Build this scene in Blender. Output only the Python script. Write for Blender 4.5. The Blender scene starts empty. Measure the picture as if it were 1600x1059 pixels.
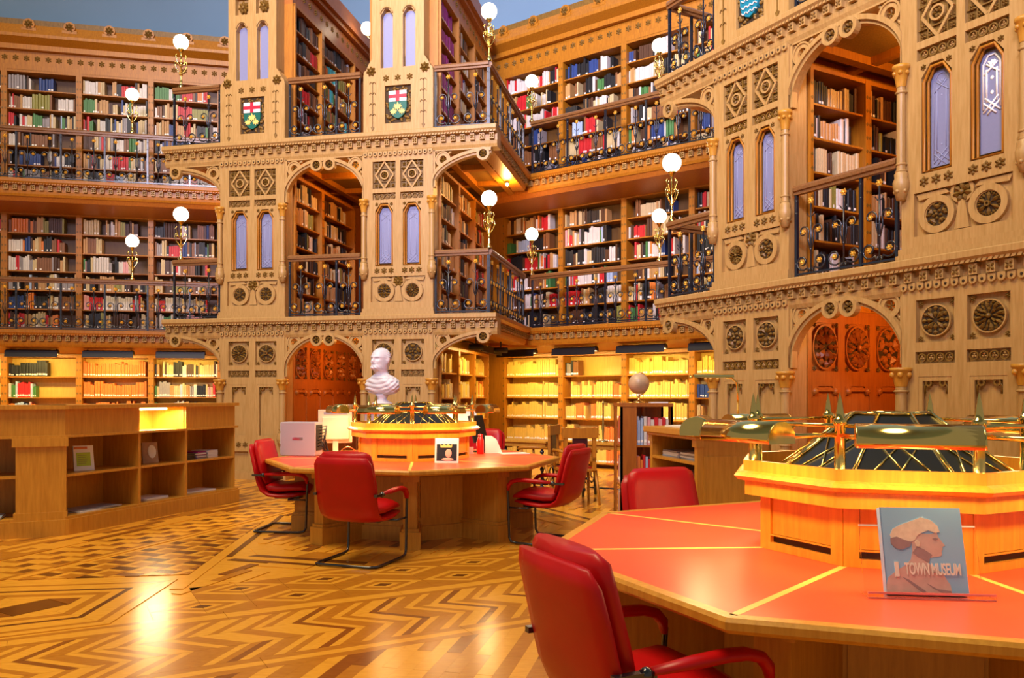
import bpy, math, random
from mathutils import Vector, Matrix
PI = math.pi
SC = bpy.context.scene
COL = SC.collection
rng = random.Random(11)

# ------------------------------------------------------------------ camera
EYE = 1.42
cd = bpy.data.cameras.new('camera'); cam = bpy.data.objects.new('camera', cd); COL.objects.link(cam)
cd.sensor_width = 36.0; cd.lens = 1273.5 * 36 / 1600
cd.shift_y = (616.7 - 529.5) / 1600
cam.location = (0, 0, EYE); cam.rotation_euler = (PI / 2, 0, 0)
cd.clip_start = 0.05; cd.clip_end = 200
SC.camera = cam

# ------------------------------------------------------------------ world, daylight, exposure
SC.view_settings.view_transform = 'Standard'; SC.view_settings.look = 'None'
SC.view_settings.gamma = 1.0; SC.view_settings.use_curve_mapping = False
SC.view_settings.exposure = 0.0
w = bpy.data.worlds.new('world'); SC.world = w; w.use_nodes = True
w.node_tree.nodes['Background'].inputs[0].default_value = (1.0, 0.90, 0.80, 1)
w.node_tree.nodes['Background'].inputs[1].default_value = 0.25

OX, OY = -5.15, 3.71            # centre of the round room

def lamp(name, kind, loc, energy, color, size=1.0, size_y=None, rot=None, parent=None, target=None):
    ld = bpy.data.lights.new(name, kind); ld.energy = energy; ld.color = color
    if kind == 'AREA':
        ld.size = size
        if size_y: ld.shape = 'RECTANGLE'; ld.size_y = size_y
        else: ld.shape = 'DISK'
    elif kind in ('POINT', 'SPOT'): ld.shadow_soft_size = size
    o = bpy.data.objects.new(name, ld); COL.objects.link(o); o.location = loc
    if rot: o.rotation_euler = rot
    if target is not None:
        o.rotation_euler = (Vector(target) - Vector(loc)).to_track_quat('-Z', 'Y').to_euler()
    if parent: o.parent = parent
    return o

lamp('dome_lantern_daylight', 'AREA', (OX, OY, 14.5), 2700, (1.0, 0.78, 0.46), 8.0, rot=(0, 0, 0))
_c = lamp('clerestory_daylight', 'AREA', (OX + 2.0, OY - 9.0, 10.8), 1350, (0.84, 0.76, 1.0), 7.0, 2.5, target=(1.0, 12, 9.9))
_c.data.spread = math.radians(72)

# ------------------------------------------------------------------ materials
MAT = {}
def _new(name):
    m = bpy.data.materials.new(name); m.use_nodes = True
    MAT[name] = m
    nt = m.node_tree
    return m, nt, nt.nodes['Principled BSDF']

def wood(name, c1, c2, scale=(1.2, 14, 14), rough=0.38, coat=0.0, bump=0.05, c3=None, axis='z'):
    m, nt, b = _new(name)
    tc = nt.nodes.new('ShaderNodeTexCoord'); mp = nt.nodes.new('ShaderNodeMapping')
    if axis == 'z': scale = (scale[1], scale[2], scale[0])
    mp.inputs['Scale'].default_value = scale
    nz = nt.nodes.new('ShaderNodeTexNoise'); nz.inputs['Scale'].default_value = 3.0; nz.inputs['Detail'].default_value = 5
    nz.inputs['Roughness'].default_value = 0.6
    rp = nt.nodes.new('ShaderNodeValToRGB')
    rp.color_ramp.elements[0].position = 0.32; rp.color_ramp.elements[0].color = (*c2, 1)
    rp.color_ramp.elements[1].position = 0.68; rp.color_ramp.elements[1].color = (*c1, 1)
    L = nt.links.new
    L(tc.outputs['Object'], mp.inputs['Vector']); L(mp.outputs[0], nz.inputs['Vector'])
    L(nz.outputs['Fac'], rp.inputs[0]); L(rp.outputs[0], b.inputs['Base Color'])
    bp = nt.nodes.new('ShaderNodeBump'); bp.inputs['Strength'].default_value = bump; bp.inputs['Distance'].default_value = 0.02
    L(nz.outputs['Fac'], bp.inputs['Height']); L(bp.outputs[0], b.inputs['Normal'])
    b.inputs['Roughness'].default_value = rough
    b.inputs['Coat Weight'].default_value = coat
    b.inputs['Coat Roughness'].default_value = 0.15
    return m

def plain(name, c, rough=0.5, metal=0.0, emit=None, strength=1.0, noise=0.0, nscale=20, coat=0.0, bump=0.0, spec=None):
    m, nt, b = _new(name)
    b.inputs['Base Color'].default_value = (*c, 1)
    b.inputs['Roughness'].default_value = rough; b.inputs['Metallic'].default_value = metal
    b.inputs['Coat Weight'].default_value = coat
    if spec is not None: b.inputs['Specular IOR Level'].default_value = spec
    if emit:
        b.inputs['Emission Color'].default_value = (*emit, 1); b.inputs['Emission Strength'].default_value = strength
    if noise or bump:
        tc = nt.nodes.new('ShaderNodeTexCoord'); nz = nt.nodes.new('ShaderNodeTexNoise')
        nz.inputs['Scale'].default_value = nscale; nz.inputs['Detail'].default_value = 4
        nt.links.new(tc.outputs['Object'], nz.inputs['Vector'])
        if noise:
            mx = nt.nodes.new('ShaderNodeMix'); mx.data_type = 'RGBA'
            mx.inputs[6].default_value = (*[x * (1 - noise) for x in c], 1)
            mx.inputs[7].default_value = (*[min(1, x * (1 + noise)) for x in c], 1)
            nt.links.new(nz.outputs['Fac'], mx.inputs[0]); nt.links.new(mx.outputs[2], b.inputs['Base Color'])
        if bump:
            bp = nt.nodes.new('ShaderNodeBump'); bp.inputs['Strength'].default_value = bump; bp.inputs['Distance'].default_value = 0.02
            nt.links.new(nz.outputs['Fac'], bp.inputs['Height']); nt.links.new(bp.outputs[0], b.inputs['Normal'])
    return m

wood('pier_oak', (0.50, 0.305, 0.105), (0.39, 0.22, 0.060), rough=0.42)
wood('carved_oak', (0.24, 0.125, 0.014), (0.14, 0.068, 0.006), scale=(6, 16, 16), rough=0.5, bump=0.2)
wood('shelf_oak', (0.48, 0.185, 0.009), (0.35, 0.120, 0.005), rough=0.42)
wood('ground_back_lit', (0.78, 0.50, 0.10), (0.66, 0.40, 0.07), rough=0.5)  # back panel wood made paler, lamplight on the ground shelves put into the colour
wood('shelf_back_shaded', (0.13, 0.055, 0.004), (0.085, 0.034, 0.003), rough=0.5)  # back panel wood darkened, the shadow behind the books put into the colour
wood('red_oak', (0.42, 0.135, 0.015), (0.31, 0.09, 0.010), rough=0.4)
wood('rail_wood', (0.26, 0.115, 0.035), (0.17, 0.07, 0.02), scale=(14, 14, 1.2), rough=0.3, axis='z')
wood('desk_oak', (0.62, 0.30, 0.035), (0.49, 0.215, 0.020), rough=0.36)
wood('hub_oak', (0.80, 0.36, 0.03), (0.66, 0.26, 0.018), rough=0.3, coat=0.3)
wood('floor_light', (0.78, 0.38, 0.038), (0.64, 0.28, 0.022), scale=(3, 22, 22), rough=0.22, coat=0.0, axis='x', bump=0.02)
wood('floor_mid', (0.50, 0.20, 0.016), (0.38, 0.135, 0.010), scale=(3, 22, 22), rough=0.22, axis='x', bump=0.02)
wood('floor_dark', (0.15, 0.050, 0.005), (0.10, 0.030, 0.004), scale=(3, 22, 22), rough=0.22, axis='x', bump=0.02)
wood('floor_red', (0.27, 0.088, 0.008), (0.20, 0.060, 0.006), scale=(3, 22, 22), rough=0.22, axis='x', bump=0.02)
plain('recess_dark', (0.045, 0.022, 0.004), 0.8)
plain('iron', (0.008, 0.012, 0.022), 0.28, 0.0, spec=0.9)
plain('gilt', (0.95, 0.60, 0.10), 0.3, 0.55)
plain('brass', (0.88, 0.66, 0.20), 0.13, 1.0, noise=0.12, nscale=8)
plain('chrome_dark', (0.012, 0.014, 0.020), 0.15, 0.0, spec=1.0)
plain('chrome', (0.75, 0.75, 0.78), 0.15, 1.0)
plain('leather', (0.44, 0.002, 0.004), 0.38, noise=0.25, nscale=5, bump=0.10, spec=0.35)
plain('leather_top', (0.72, 0.075, 0.030), 0.34, noise=0.10, nscale=3, bump=0.02)
plain('inlay', (0.90, 0.50, 0.11), 0.35)
plain('marble', (0.66, 0.64, 0.70), 0.42, noise=0.06, nscale=4)
plain('globe_glass', (1, 0.95, 0.85), 0.4, emit=(1.0, 0.80, 0.52), strength=11.0)
plain('tube_glow', (1, 0.9, 0.6), 0.4, emit=(1.0, 0.70, 0.28), strength=9.0)
plain('niche_glow', (1, 0.9, 0.6), 0.4, emit=(1.0, 0.74, 0.30), strength=5.0)
plain('pane', (0.22, 0.235, 0.40), 0.42, noise=0.06, nscale=30)
plain('etch', (0.36, 0.38, 0.58), 0.5)
plain('etch_glint', (0.95, 0.97, 1.0), 0.3, noise=0.02)  # white paints the light reflected by the etching on one pane
plain('sky_plaster', (0.155, 0.27, 0.39), 0.8, noise=0.12, nscale=0.6)
plain('black', (0.006, 0.006, 0.008), 0.5)
plain('white', (0.85, 0.83, 0.80), 0.5)
plain('paper', (0.80, 0.78, 0.78), 0.6)
plain('label_white', (0.95, 0.92, 0.85), 0.6)
plain('grey_plastic', (0.42, 0.36, 0.42), 0.4)
plain('cream_plastic', (0.85, 0.72, 0.48), 0.4)
plain('shield_red', (0.60, 0.008, 0.035), 0.45)
plain('shield_green', (0.005, 0.12, 0.085), 0.4)
plain('shield_white', (0.90, 0.88, 0.86), 0.4)
plain('shield_gold', (0.85, 0.62, 0.16), 0.4)
plain('shield_blue', (0.01, 0.20, 0.30), 0.35)
plain('red_plastic', (0.85, 0.01, 0.01), 0.3)
plain('cover_blue', (0.32, 0.60, 1.0), 0.4, noise=0.08, nscale=2)
plain('cover_stone', (0.66, 0.47, 0.46), 0.6, noise=0.2, nscale=30)
plain('cover_shade', (0.36, 0.25, 0.29), 0.6, noise=0.2, nscale=30)
plain('cover_hair', (0.90, 0.72, 0.62), 0.6, noise=0.25, nscale=60)
plain('cover_lime', (0.45, 0.62, 0.02), 0.5)
plain('cover_sepia', (0.40, 0.22, 0.12), 0.5, noise=0.4, nscale=12)
plain('skin_print', (0.80, 0.42, 0.32), 0.5)
plain('globe_map', (0.50, 0.34, 0.20), 0.35, noise=0.6, nscale=7)
plain('dark_seat', (0.05, 0.004, 0.006), 0.4)
plain('green_glass', (0.012, 0.011, 0.003), 0.3)
m, nt, b = _new('acrylic')
b.inputs['Base Color'].default_value = (1, 0.93, 0.9, 1); b.inputs['Roughness'].default_value = 0.05
b.inputs['Transmission Weight'].default_value = 1.0; b.inputs['IOR'].default_value = 1.2

BOOKCOL = {
 'black': (0.010, 0.010, 0.012), 'dark brown': (0.075, 0.028, 0.010), 'brown': (0.22, 0.085, 0.025),
 'tan': (0.50, 0.27, 0.09), 'cream': (0.60, 0.46, 0.23), 'white': (0.66, 0.61, 0.56),
 'red': (0.55, 0.015, 0.02), 'orange': (0.72, 0.20, 0.03), 'dark blue': (0.02, 0.05, 0.20),
 'pale blue': (0.36, 0.48, 0.68), 'green': (0.06, 0.20, 0.05), 'olive': (0.28, 0.26, 0.05),
 'purple': (0.27, 0.008, 0.17), 'grey': (0.30, 0.27, 0.28), 'yellow': (0.74, 0.50, 0.09), 'pink': (0.72, 0.34, 0.34),
 'teal': (0.05, 0.42, 0.45)}
BK = list(BOOKCOL)
for k, c in BOOKCOL.items(): plain('book ' + k, c, 0.5, noise=0.18, nscale=9)

# ------------------------------------------------------------------ mesh helpers
class MB:
    def __init__(s, T=None):
        s.v = []; s.f = []; s.m = []; s.s = []; s.mats = []; s.T = T
    def mat(s, name):
        if name not in s.mats: s.mats.append(name)
        return s.mats.index(name)
    def add(s, vs, fs, mat=None, smooth=False):
        n = len(s.v)
        if s.T is not None: vs = [tuple(s.T @ Vector(v)) for v in vs]
        s.v += [tuple(v) for v in vs]
        mi = s.mat(mat) if mat else 0
        for f in fs:
            s.f.append([i + n for i in f]); s.m.append(mi); s.s.append(smooth)
        return s
    def box(s, x0, x1, y0, y1, z0, z1, mat=None):
        v = [(x0, y0, z0), (x1, y0, z0), (x1, y1, z0), (x0, y1, z0), (x0, y0, z1), (x1, y0, z1), (x1, y1, z1), (x0, y1, z1)]
        return s.add(v, [(0, 3, 2, 1), (4, 5, 6, 7), (0, 1, 5, 4), (1, 2, 6, 5), (2, 3, 7, 6), (3, 0, 4, 7)], mat)
    def prism(s, poly, a, b, plane='xz', mat=None, smooth=False):
        """extrude a polygon: 'xz' along y from a to b, 'xy' along z, 'yz' along x"""
        P = {'xz': lambda p, t: (p[0], t, p[1]), 'xy': lambda p, t: (p[0], p[1], t), 'yz': lambda p, t: (t, p[0], p[1])}[plane]
        n = len(poly)
        ar = sum(poly[i][0] * poly[(i + 1) % n][1] - poly[(i + 1) % n][0] * poly[i][1] for i in range(n))
        v = [P(p, a) for p in poly] + [P(p, b) for p in poly]
        lo = list(range(n)); hi = list(range(n, 2 * n))
        flip = (ar > 0) != (plane == 'xz')
        if b < a: flip = not flip
        f = [lo[::-1] if flip else lo, hi if flip else hi[::-1]]
        for i in range(n):
            j = (i + 1) % n
            q = (i, j, n + j, n + i)
            f.append(q if flip else q[::-1])
        return s.add(v, f, mat, smooth)
    def plate(s, x0, x1, z0, z1, y0, y1, holes=(), mat=None):
        """upright plate with rectangular holes (hx0,hx1,hz0,hz1)"""
        xs = sorted({x0, x1, *[h[0] for h in holes], *[h[1] for h in holes]})
        zs = sorted({z0, z1, *[h[2] for h in holes], *[h[3] for h in holes]})
        inh = lambda x, z: any(h[0] < x < h[1] and h[2] < z < h[3] for h in holes)
        for j in range(len(zs) - 1):
            zc = (zs[j] + zs[j + 1]) / 2; run = None
            for i in range(len(xs) - 1):
                xc = (xs[i] + xs[i + 1]) / 2
                if not inh(xc, zc):
                    if run is None: run = xs[i]
                if run is not None and (inh(xc, zc) or i == len(xs) - 2):
                    e = xs[i] if inh(xc, zc) else xs[i + 1]
                    s.box(run, e, y0, y1, zs[j], zs[j + 1], mat); run = None
        return s
    def lathe(s, prof, n=12, c=(0, 0, 0), axis='z', mat=None, smooth=True, arc=None):
        v = []; f = []; m = len(prof)
        a0, a1 = arc or (0, 2 * PI); cl = arc is None
        N = n if cl else n + 1
        for i in range(N):
            a = a0 + (a1 - a0) * i / n
            for r, z in prof:
                p = (r * math.cos(a), r * math.sin(a), z)
                if axis == 'y': p = (p[0], p[2], p[1])
                if axis == 'x': p = (p[2], p[0], p[1])
                v.append((p[0] + c[0], p[1] + c[1], p[2] + c[2]))
        for i in range(n):
            j = (i + 1) % N
            for k in range(m - 1):
                q = (i * m + k, j * m + k, j * m + k + 1, i * m + k + 1)
                f.append(q[::-1] if axis == 'y' else q)
        return s.add(v, f, mat, smooth)
    def ball(s, c, r, n=8, m=6, mat=None, sc=(1, 1, 1), R=None):
        v = []; f = []
        for j in range(m + 1):
            t = PI * j / m
            for i in range(n):
                a = 2 * PI * i / n
                p = Vector((r * sc[0] * math.sin(t) * math.cos(a), r * sc[1] * math.sin(t) * math.sin(a), -r * sc[2] * math.cos(t)))
                if R is not None: p = R @ p
                v.append((p[0] + c[0], p[1] + c[1], p[2] + c[2]))
        for j in range(m):
            for i in range(n):
                k = (i + 1) % n
                f.append((j * n + i, j * n + k, (j + 1) * n + k, (j + 1) * n + i))
        return s.add(v, f, mat, True)
    def tube(s, pts, r, n=6, mat=None, closed=False, caps=True, rs=None):
        pts = [Vector(p) for p in pts]; N = len(pts); v = []; f = []
        t0 = None; u = None
        for i, p in enumerate(pts):
            if closed: t = (pts[(i + 1) % N] - pts[i - 1]).normalized()
            else: t = (pts[min(i + 1, N - 1)] - pts[max(i - 1, 0)]).normalized()
            if u is None:
                u = t.orthogonal().normalized()
            else:
                u = (t0.rotation_difference(t) @ u).normalized()
            t0 = t; w_ = t.cross(u); rr = rs[i] if rs else r
            for k in range(n):
                a = 2 * PI * k / n
                v.append(tuple(p + (u * math.cos(a) + w_ * math.sin(a)) * rr))
        for i in range(N if closed else N - 1):
            j = (i + 1) % N
            for k in range(n):
                l = (k + 1) % n
                f.append((i * n + k, i * n + l, j * n + l, j * n + k))
        if caps and not closed:
            f.append(list(range(n))[::-1]); f.append([(N - 1) * n + k for k in range(n)])
        return s.add(v, f, mat, True)
    def ring(s, c, ro, ri, y0, y1, n=20, mat=None):
        """flat ring standing in the xz plane"""
        return s.lathe([(ri, y1), (ri, y0), (ro, y0), (ro, y1), (ri, y1)], n, c, 'y', mat, False)
    def mesh(s, name, mats=None):
        me = bpy.data.meshes.new(name); me.from_pydata(s.v, [], s.f)
        for mn in (mats or s.mats or ['pier_oak']): me.materials.append(MAT[mn])
        if s.mats: me.polygons.foreach_set('material_index', s.m)
        me.polygons.foreach_set('use_smooth', s.s)
        me.update(); return me
    def obj(s, name, parent=None, mats=None, loc=(0, 0, 0), rz=0.0):
        return link(name, s.mesh(name, [mats] if isinstance(mats, str) else mats), parent, loc, rz)

def link(name, me, parent=None, loc=(0, 0, 0), rz=0.0, rot=None, scale=None):
    o = bpy.data.objects.new(name, me); COL.objects.link(o); o.location = loc
    o.rotation_euler = rot if rot else (0, 0, rz)
    if scale: o.scale = scale
    if parent: o.parent = parent
    return o
def tag(o, label=None, cat=None, group=None, kind=None):
    if label: o['label'] = label
    if cat: o['category'] = cat
    if group: o['group'] = group
    if kind: o['kind'] = kind
    return o
def thing(name, label, cat, loc=(0, 0, 0), rz=0.0, group=None, kind=None):
    o = bpy.data.objects.new(name, None); COL.objects.link(o)
    o.location = loc; o.rotation_euler = (0, 0, rz); o.empty_display_size = 0.1
    return tag(o, label, cat, group, kind)
def bevel(o, w=0.008, seg=2, angle=0.6):
    b = o.modifiers.new('bevel', 'BEVEL'); b.width = w; b.segments = seg; b.limit_method = 'ANGLE'; b.angle_limit = angle
    return o
def frame(o):      # world matrix of an unparented empty
    return Matrix.Translation(o.location) @ Matrix.Rotation(o.rotation_euler[2], 4, 'Z')
def ang(i, n, off=0.0): return 2 * PI * i / n + off
# ================================================================== carved ornaments (shared meshes, facing local -y)
def petals(mb, n, r, d, rad=0.58, sr=0.42, st=0.27, off=0.0, q=(6, 4), mat=None, y=0.0):
    """ring of ridged, pointed leaves"""
    for k in range(n):
        a = ang(k, n, off); ca, sa = math.cos(a), math.sin(a)
        P = lambda u, t, h: (r * (u * ca - t * sa), y - h * d, r * (u * sa + t * ca))
        b, m_, e = rad - sr, rad + sr * .15, rad + sr
        vs = [P(b, 0, .35), P(rad - sr * .35, st * .75, .25), P(m_, st, .30), P(e - sr * .25, st * .55, .18), P(e, 0, .12), P(e - sr * .25, -st * .55, .18), P(m_, -st, .30), P(rad - sr * .35, -st * .75, .25),
              P(rad - sr * .3, 0, .80), P(m_, 0, 1.0), P(e - sr * .3, 0, .62), P(m_, st * 1.05, -.1), P(m_, -st * 1.05, -.1), P(b, 0, -.1), P(e, 0, -.1)]
        fs = [(0, 1, 8), (1, 2, 9, 8), (2, 3, 10, 9), (3, 4, 10), (4, 5, 10), (5, 6, 9, 10), (6, 7, 8, 9), (7, 0, 8), (0, 13, 11, 2, 1), (2, 11, 14, 4, 3), (4, 14, 12, 6, 5), (6, 12, 13, 0, 7)]
        mb.add(vs, fs, mat)
def rosette_mesh(name, n, r, d, mat='carved_oak', boss=0.28, q=(6, 4), back=False):
    mb = MB()
    petals(mb, n, r, d, mat=mat, off=PI / 2, q=q)
    mb.ball((0, -d * 0.5, 0), boss * r, 8, 4, mat, (1, 1, 1))
    return mb.mesh(name)
def medallion_mesh(name, r, d, kind=0, mat='carved_oak'):
    mb = MB()
    mb.ring((0, 0, 0), r, r * 0.92, -0.012, 0.02, 28, 'pier_oak' if mat == 'carved_oak' else mat)
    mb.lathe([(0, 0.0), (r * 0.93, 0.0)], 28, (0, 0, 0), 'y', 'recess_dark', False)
    if kind == 0:
        petals(mb, 8, r, d, 0.66, 0.27, 0.12, 0.2, mat=mat); petals(mb, 8, r, d * .8, 0.62, 0.2, 0.07, 0.6, mat=mat); petals(mb, 8, r, d, 0.36, 0.18, 0.09, 0.0, mat=mat)
        petals(mb, 16, r, d * 0.8, 0.82, 0.09, 0.10, 0.1, (5, 3), mat=mat); mb.ball((0, -d * 0.5, 0), r * 0.16, 8, 5, mat)
    elif kind == 1:
        petals(mb, 6, r, d, 0.56, 0.36, 0.15, PI / 6, mat=mat); petals(mb, 6, r, d * 0.8, 0.74, 0.17, 0.10, 0, mat=mat); petals(mb, 12, r, d * .6, .80, .12, .06, PI / 12, (5, 3), mat=mat)
        mb.ring((0, -d * 0.5, 0), r * 0.22, r * 0.12, -d * 0.6, 0, 12, mat)
    elif kind == 2:
        petals(mb, 5, r, d, 0.60, 0.20, 0.30, PI / 2, mat=mat); petals(mb, 10, r, d, 0.80, 0.13, 0.09, 0, (5, 3), mat=mat)
        petals(mb, 5, r, d, 0.30, 0.15, 0.12, -PI / 2, mat=mat); mb.ball((0, -d * 0.6, 0), r * 0.12, 8, 4, mat)
    else:
        petals(mb, 4, r, d, 0.45, 0.30, 0.16, PI / 4, mat=mat); petals(mb, 12, r, d, 0.74, 0.16, 0.14, 0, mat=mat)
        petals(mb, 4, r, d * 1.2, 0.38, 0.2, 0.12, 0, mat=mat)
    return mb.mesh(name)
ROS6 = rosette_mesh('rosette', 6, 0.052, 0.022, q=(5, 3))
ROS8 = rosette_mesh('rosette', 7, 0.085, 0.040)
SHOULDER = rosette_mesh('shoulder_rosette', 7, 0.085, 0.05)
MEDS = [medallion_mesh('medallion', 0.150, 0.035, k) for k in range(4)]
RMED = [medallion_mesh('medallion', 0.118, 0.035, k) for k in (1, 3, 0, 2)]
OMED = [medallion_mesh('carved_roundel', 0.215, 0.06, k, 'red_oak') for k in (3, 0, 2)]
ROUNDEL = MB().ring((0, 0, 0), 0.105, 0.066, -0.03, 0.05, 20, 'pier_oak')
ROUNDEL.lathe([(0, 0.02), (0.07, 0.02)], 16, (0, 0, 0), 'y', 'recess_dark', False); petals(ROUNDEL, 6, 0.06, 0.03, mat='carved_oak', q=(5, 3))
ROUNDEL = ROUNDEL.mesh('roundel')
STARROUND = MB().ring((0, 0, 0), 0.125, 0.060, -0.015, 0.05, 22, 'pier_oak')
STARROUND.ring((0, 0, 0), 0.125, 0.105, -0.028, 0.0, 22, 'pier_oak'); petals(STARROUND, 5, 0.058, 0.02, 0.5, 0.5, 0.2, PI / 2, (5, 3), 'carved_oak', 0.02)
STARROUND = STARROUND.mesh('star_roundel')
SC_ = MB(); SC_.prism([(-.034, .07), (.034, .07), (.034, .03)] + [(.034 * math.cos(a), .03 + .034 * math.sin(a)) for a in [-.5, -1.1, -1.57, -2.04, -2.64]] + [(-.034, .03)], -0.03, 0.0)
SC_.ball((0, -0.03, 0.032), 0.014, 6, 4, 'recess_dark'); SC_.mats = ['pier_oak', 'recess_dark']
SC_.m = [1 if i >= len(SC_.m) - 24 else 0 for i in range(len(SC_.m))]
SCALLOP = SC_.mesh('scallop')
D_ = MB().box(-0.038, 0.038, -0.06, 0.03, -0.048, 0.048, 'pier_oak'); petals(D_, 4, 0.046, 0.02, 0.5, 0.4, 0.28, PI / 4, (5, 3), 'carved_oak', -0.06)
DENTIL = D_.mesh('dentil')
T_ = MB()
for k in range(4):
    T_.ring((-0.135 + 0.09 * k, 0, 0), 0.042, 0.031, -0.012, 0.006, 14, 'carved_oak')
    petals(T_, 3, 0.026, 0.014, 0.5, 0.45, 0.4, PI / 2, (5, 3), 'pier_oak')
    for i in range(len(T_.v) - 3 * 15, len(T_.v)): T_.v[i] = (T_.v[i][0] - 0.135 + 0.09 * k, T_.v[i][1], T_.v[i][2])
TREFOIL = T_.mesh('trefoil_band')
def lattice_mesh():
    mb = MB(); W, Hh = 0.19, 0.215
    def bar(x0, z0, x1, z1, t=0.016, y=-0.02, m='pier_oak'):
        d = Vector((x1 - x0, z1 - z0)).normalized(); n = Vector((-d[1], d[0])) * t / 2
        mb.prism([(x0 + n[0], z0 + n[1]), (x1 + n[0], z1 + n[1]), (x1 - n[0], z1 - n[1]), (x0 - n[0], z0 - n[1])], y, 0.01, mat=m)
    for i in (-0.5, 0.5):
        bar(-W, i * Hh, W, i * Hh, 0.012, -0.008, 'carved_oak'); bar(i * W, -Hh, i * W, Hh, 0.012, -0.008, 'carved_oak')
    P = [(0, Hh), (W * .8, 0), (0, -Hh), (-W * .8, 0)]
    for i in range(4): bar(*P[i], *P[(i + 1) % 4], 0.026)
    mb.ring((0, 0, 0), 0.075, 0.055, -0.022, 0.01, 16, 'pier_oak')
    petals(mb, 6, 0.055, 0.03, mat='carved_oak', q=(5, 3))
    for sx in (-1, 1):
        for sz in (-1, 1):
            for kx, kz in ((.75, .78), (.75, .42), (.38, .8)):
                o = len(mb.v); petals(mb, 4, 0.032, 0.02, 0.5, 0.45, 0.35, PI / 4, (4, 2), 'carved_oak')
                for i in range(o, len(mb.v)):
                    p = mb.v[i]; mb.v[i] = (p[0] + sx * kx * W, p[1], p[2] + sz * kz * Hh)
    return mb.mesh('lattice_panel')
LATTICE = lattice_mesh()
FL = MB().box(-0.006, 0.006, -0.012, 0, -0.42, 0.42, 'carved_oak')
for z in (0.40, 0.2, 0.0, -0.2):
    for sx in (-1, 1): FL.tube([(0, -0.008, z - 0.01), (sx * 0.025, -0.008, z + 0.025), (sx * 0.045, -0.008, z + 0.012), (sx * 0.05, -0.008, z - 0.012)], 0.006, 4, 'carved_oak')
FL.prism([(0, -0.5), (0.03, -0.43), (0, -0.40), (-0.03, -0.43)], -0.012, 0, mat='carved_oak')
FLEUR = FL.mesh('fleur_stem')
CB = MB()
for s_ in (-1, 1):
    CB.ring((s_ * 0.07, 0, -0.02), 0.035, 0.018, -0.02, 0, 10, 'carved_oak')
    CB.tube([(s_ * 0.105, -0.01, -0.12), (s_ * 0.11, -0.01, -0.05), (s_ * 0.07, -0.01, 0.012), (0, -0.01, 0.02)], 0.009, 4, 'carved_oak')
CORBEL = CB.mesh('panel_ornament')

def pane_mesh(w, z0, z1, clip):
    mb = MB(); h = w * 0.55
    poly = [(-w, z0), (w, z0), (w, z1 - h)]
    if clip: poly += [(w * 0.45, z1), (-w * 0.45, z1)]
    else: poly += [(w * math.cos(a), z1 - h + h * 1.0 * math.sin(a)) for a in (0.5, 1.05, 1.57, 2.09, 2.64)]
    poly += [(-w, z1 - h)]
    mb.prism(poly, 0.0, 0.012, mat='pane'); return mb.mesh('window_pane')
PANE1 = pane_mesh(0.105, 3.56, 4.46, True)
PANE2 = pane_mesh(0.088, 6.73, 7.62, False)
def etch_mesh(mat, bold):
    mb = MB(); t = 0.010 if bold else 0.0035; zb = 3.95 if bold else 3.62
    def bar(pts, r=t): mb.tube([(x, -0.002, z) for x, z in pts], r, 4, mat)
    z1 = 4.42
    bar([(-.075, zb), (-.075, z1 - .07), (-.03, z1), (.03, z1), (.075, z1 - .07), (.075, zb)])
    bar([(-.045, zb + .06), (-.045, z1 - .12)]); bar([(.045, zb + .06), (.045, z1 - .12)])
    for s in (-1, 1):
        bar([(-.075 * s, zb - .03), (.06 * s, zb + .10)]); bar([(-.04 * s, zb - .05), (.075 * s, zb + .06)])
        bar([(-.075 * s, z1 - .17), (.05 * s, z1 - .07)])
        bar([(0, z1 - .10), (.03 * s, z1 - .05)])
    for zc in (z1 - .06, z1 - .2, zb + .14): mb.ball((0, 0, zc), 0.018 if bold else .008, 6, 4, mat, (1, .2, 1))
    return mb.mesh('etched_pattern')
ETCH = etch_mesh('etch', False); ETCH_GLINT = etch_mesh('etch_glint', True)  # second mesh: same etching, bolder and white as a painted reflection

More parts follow.
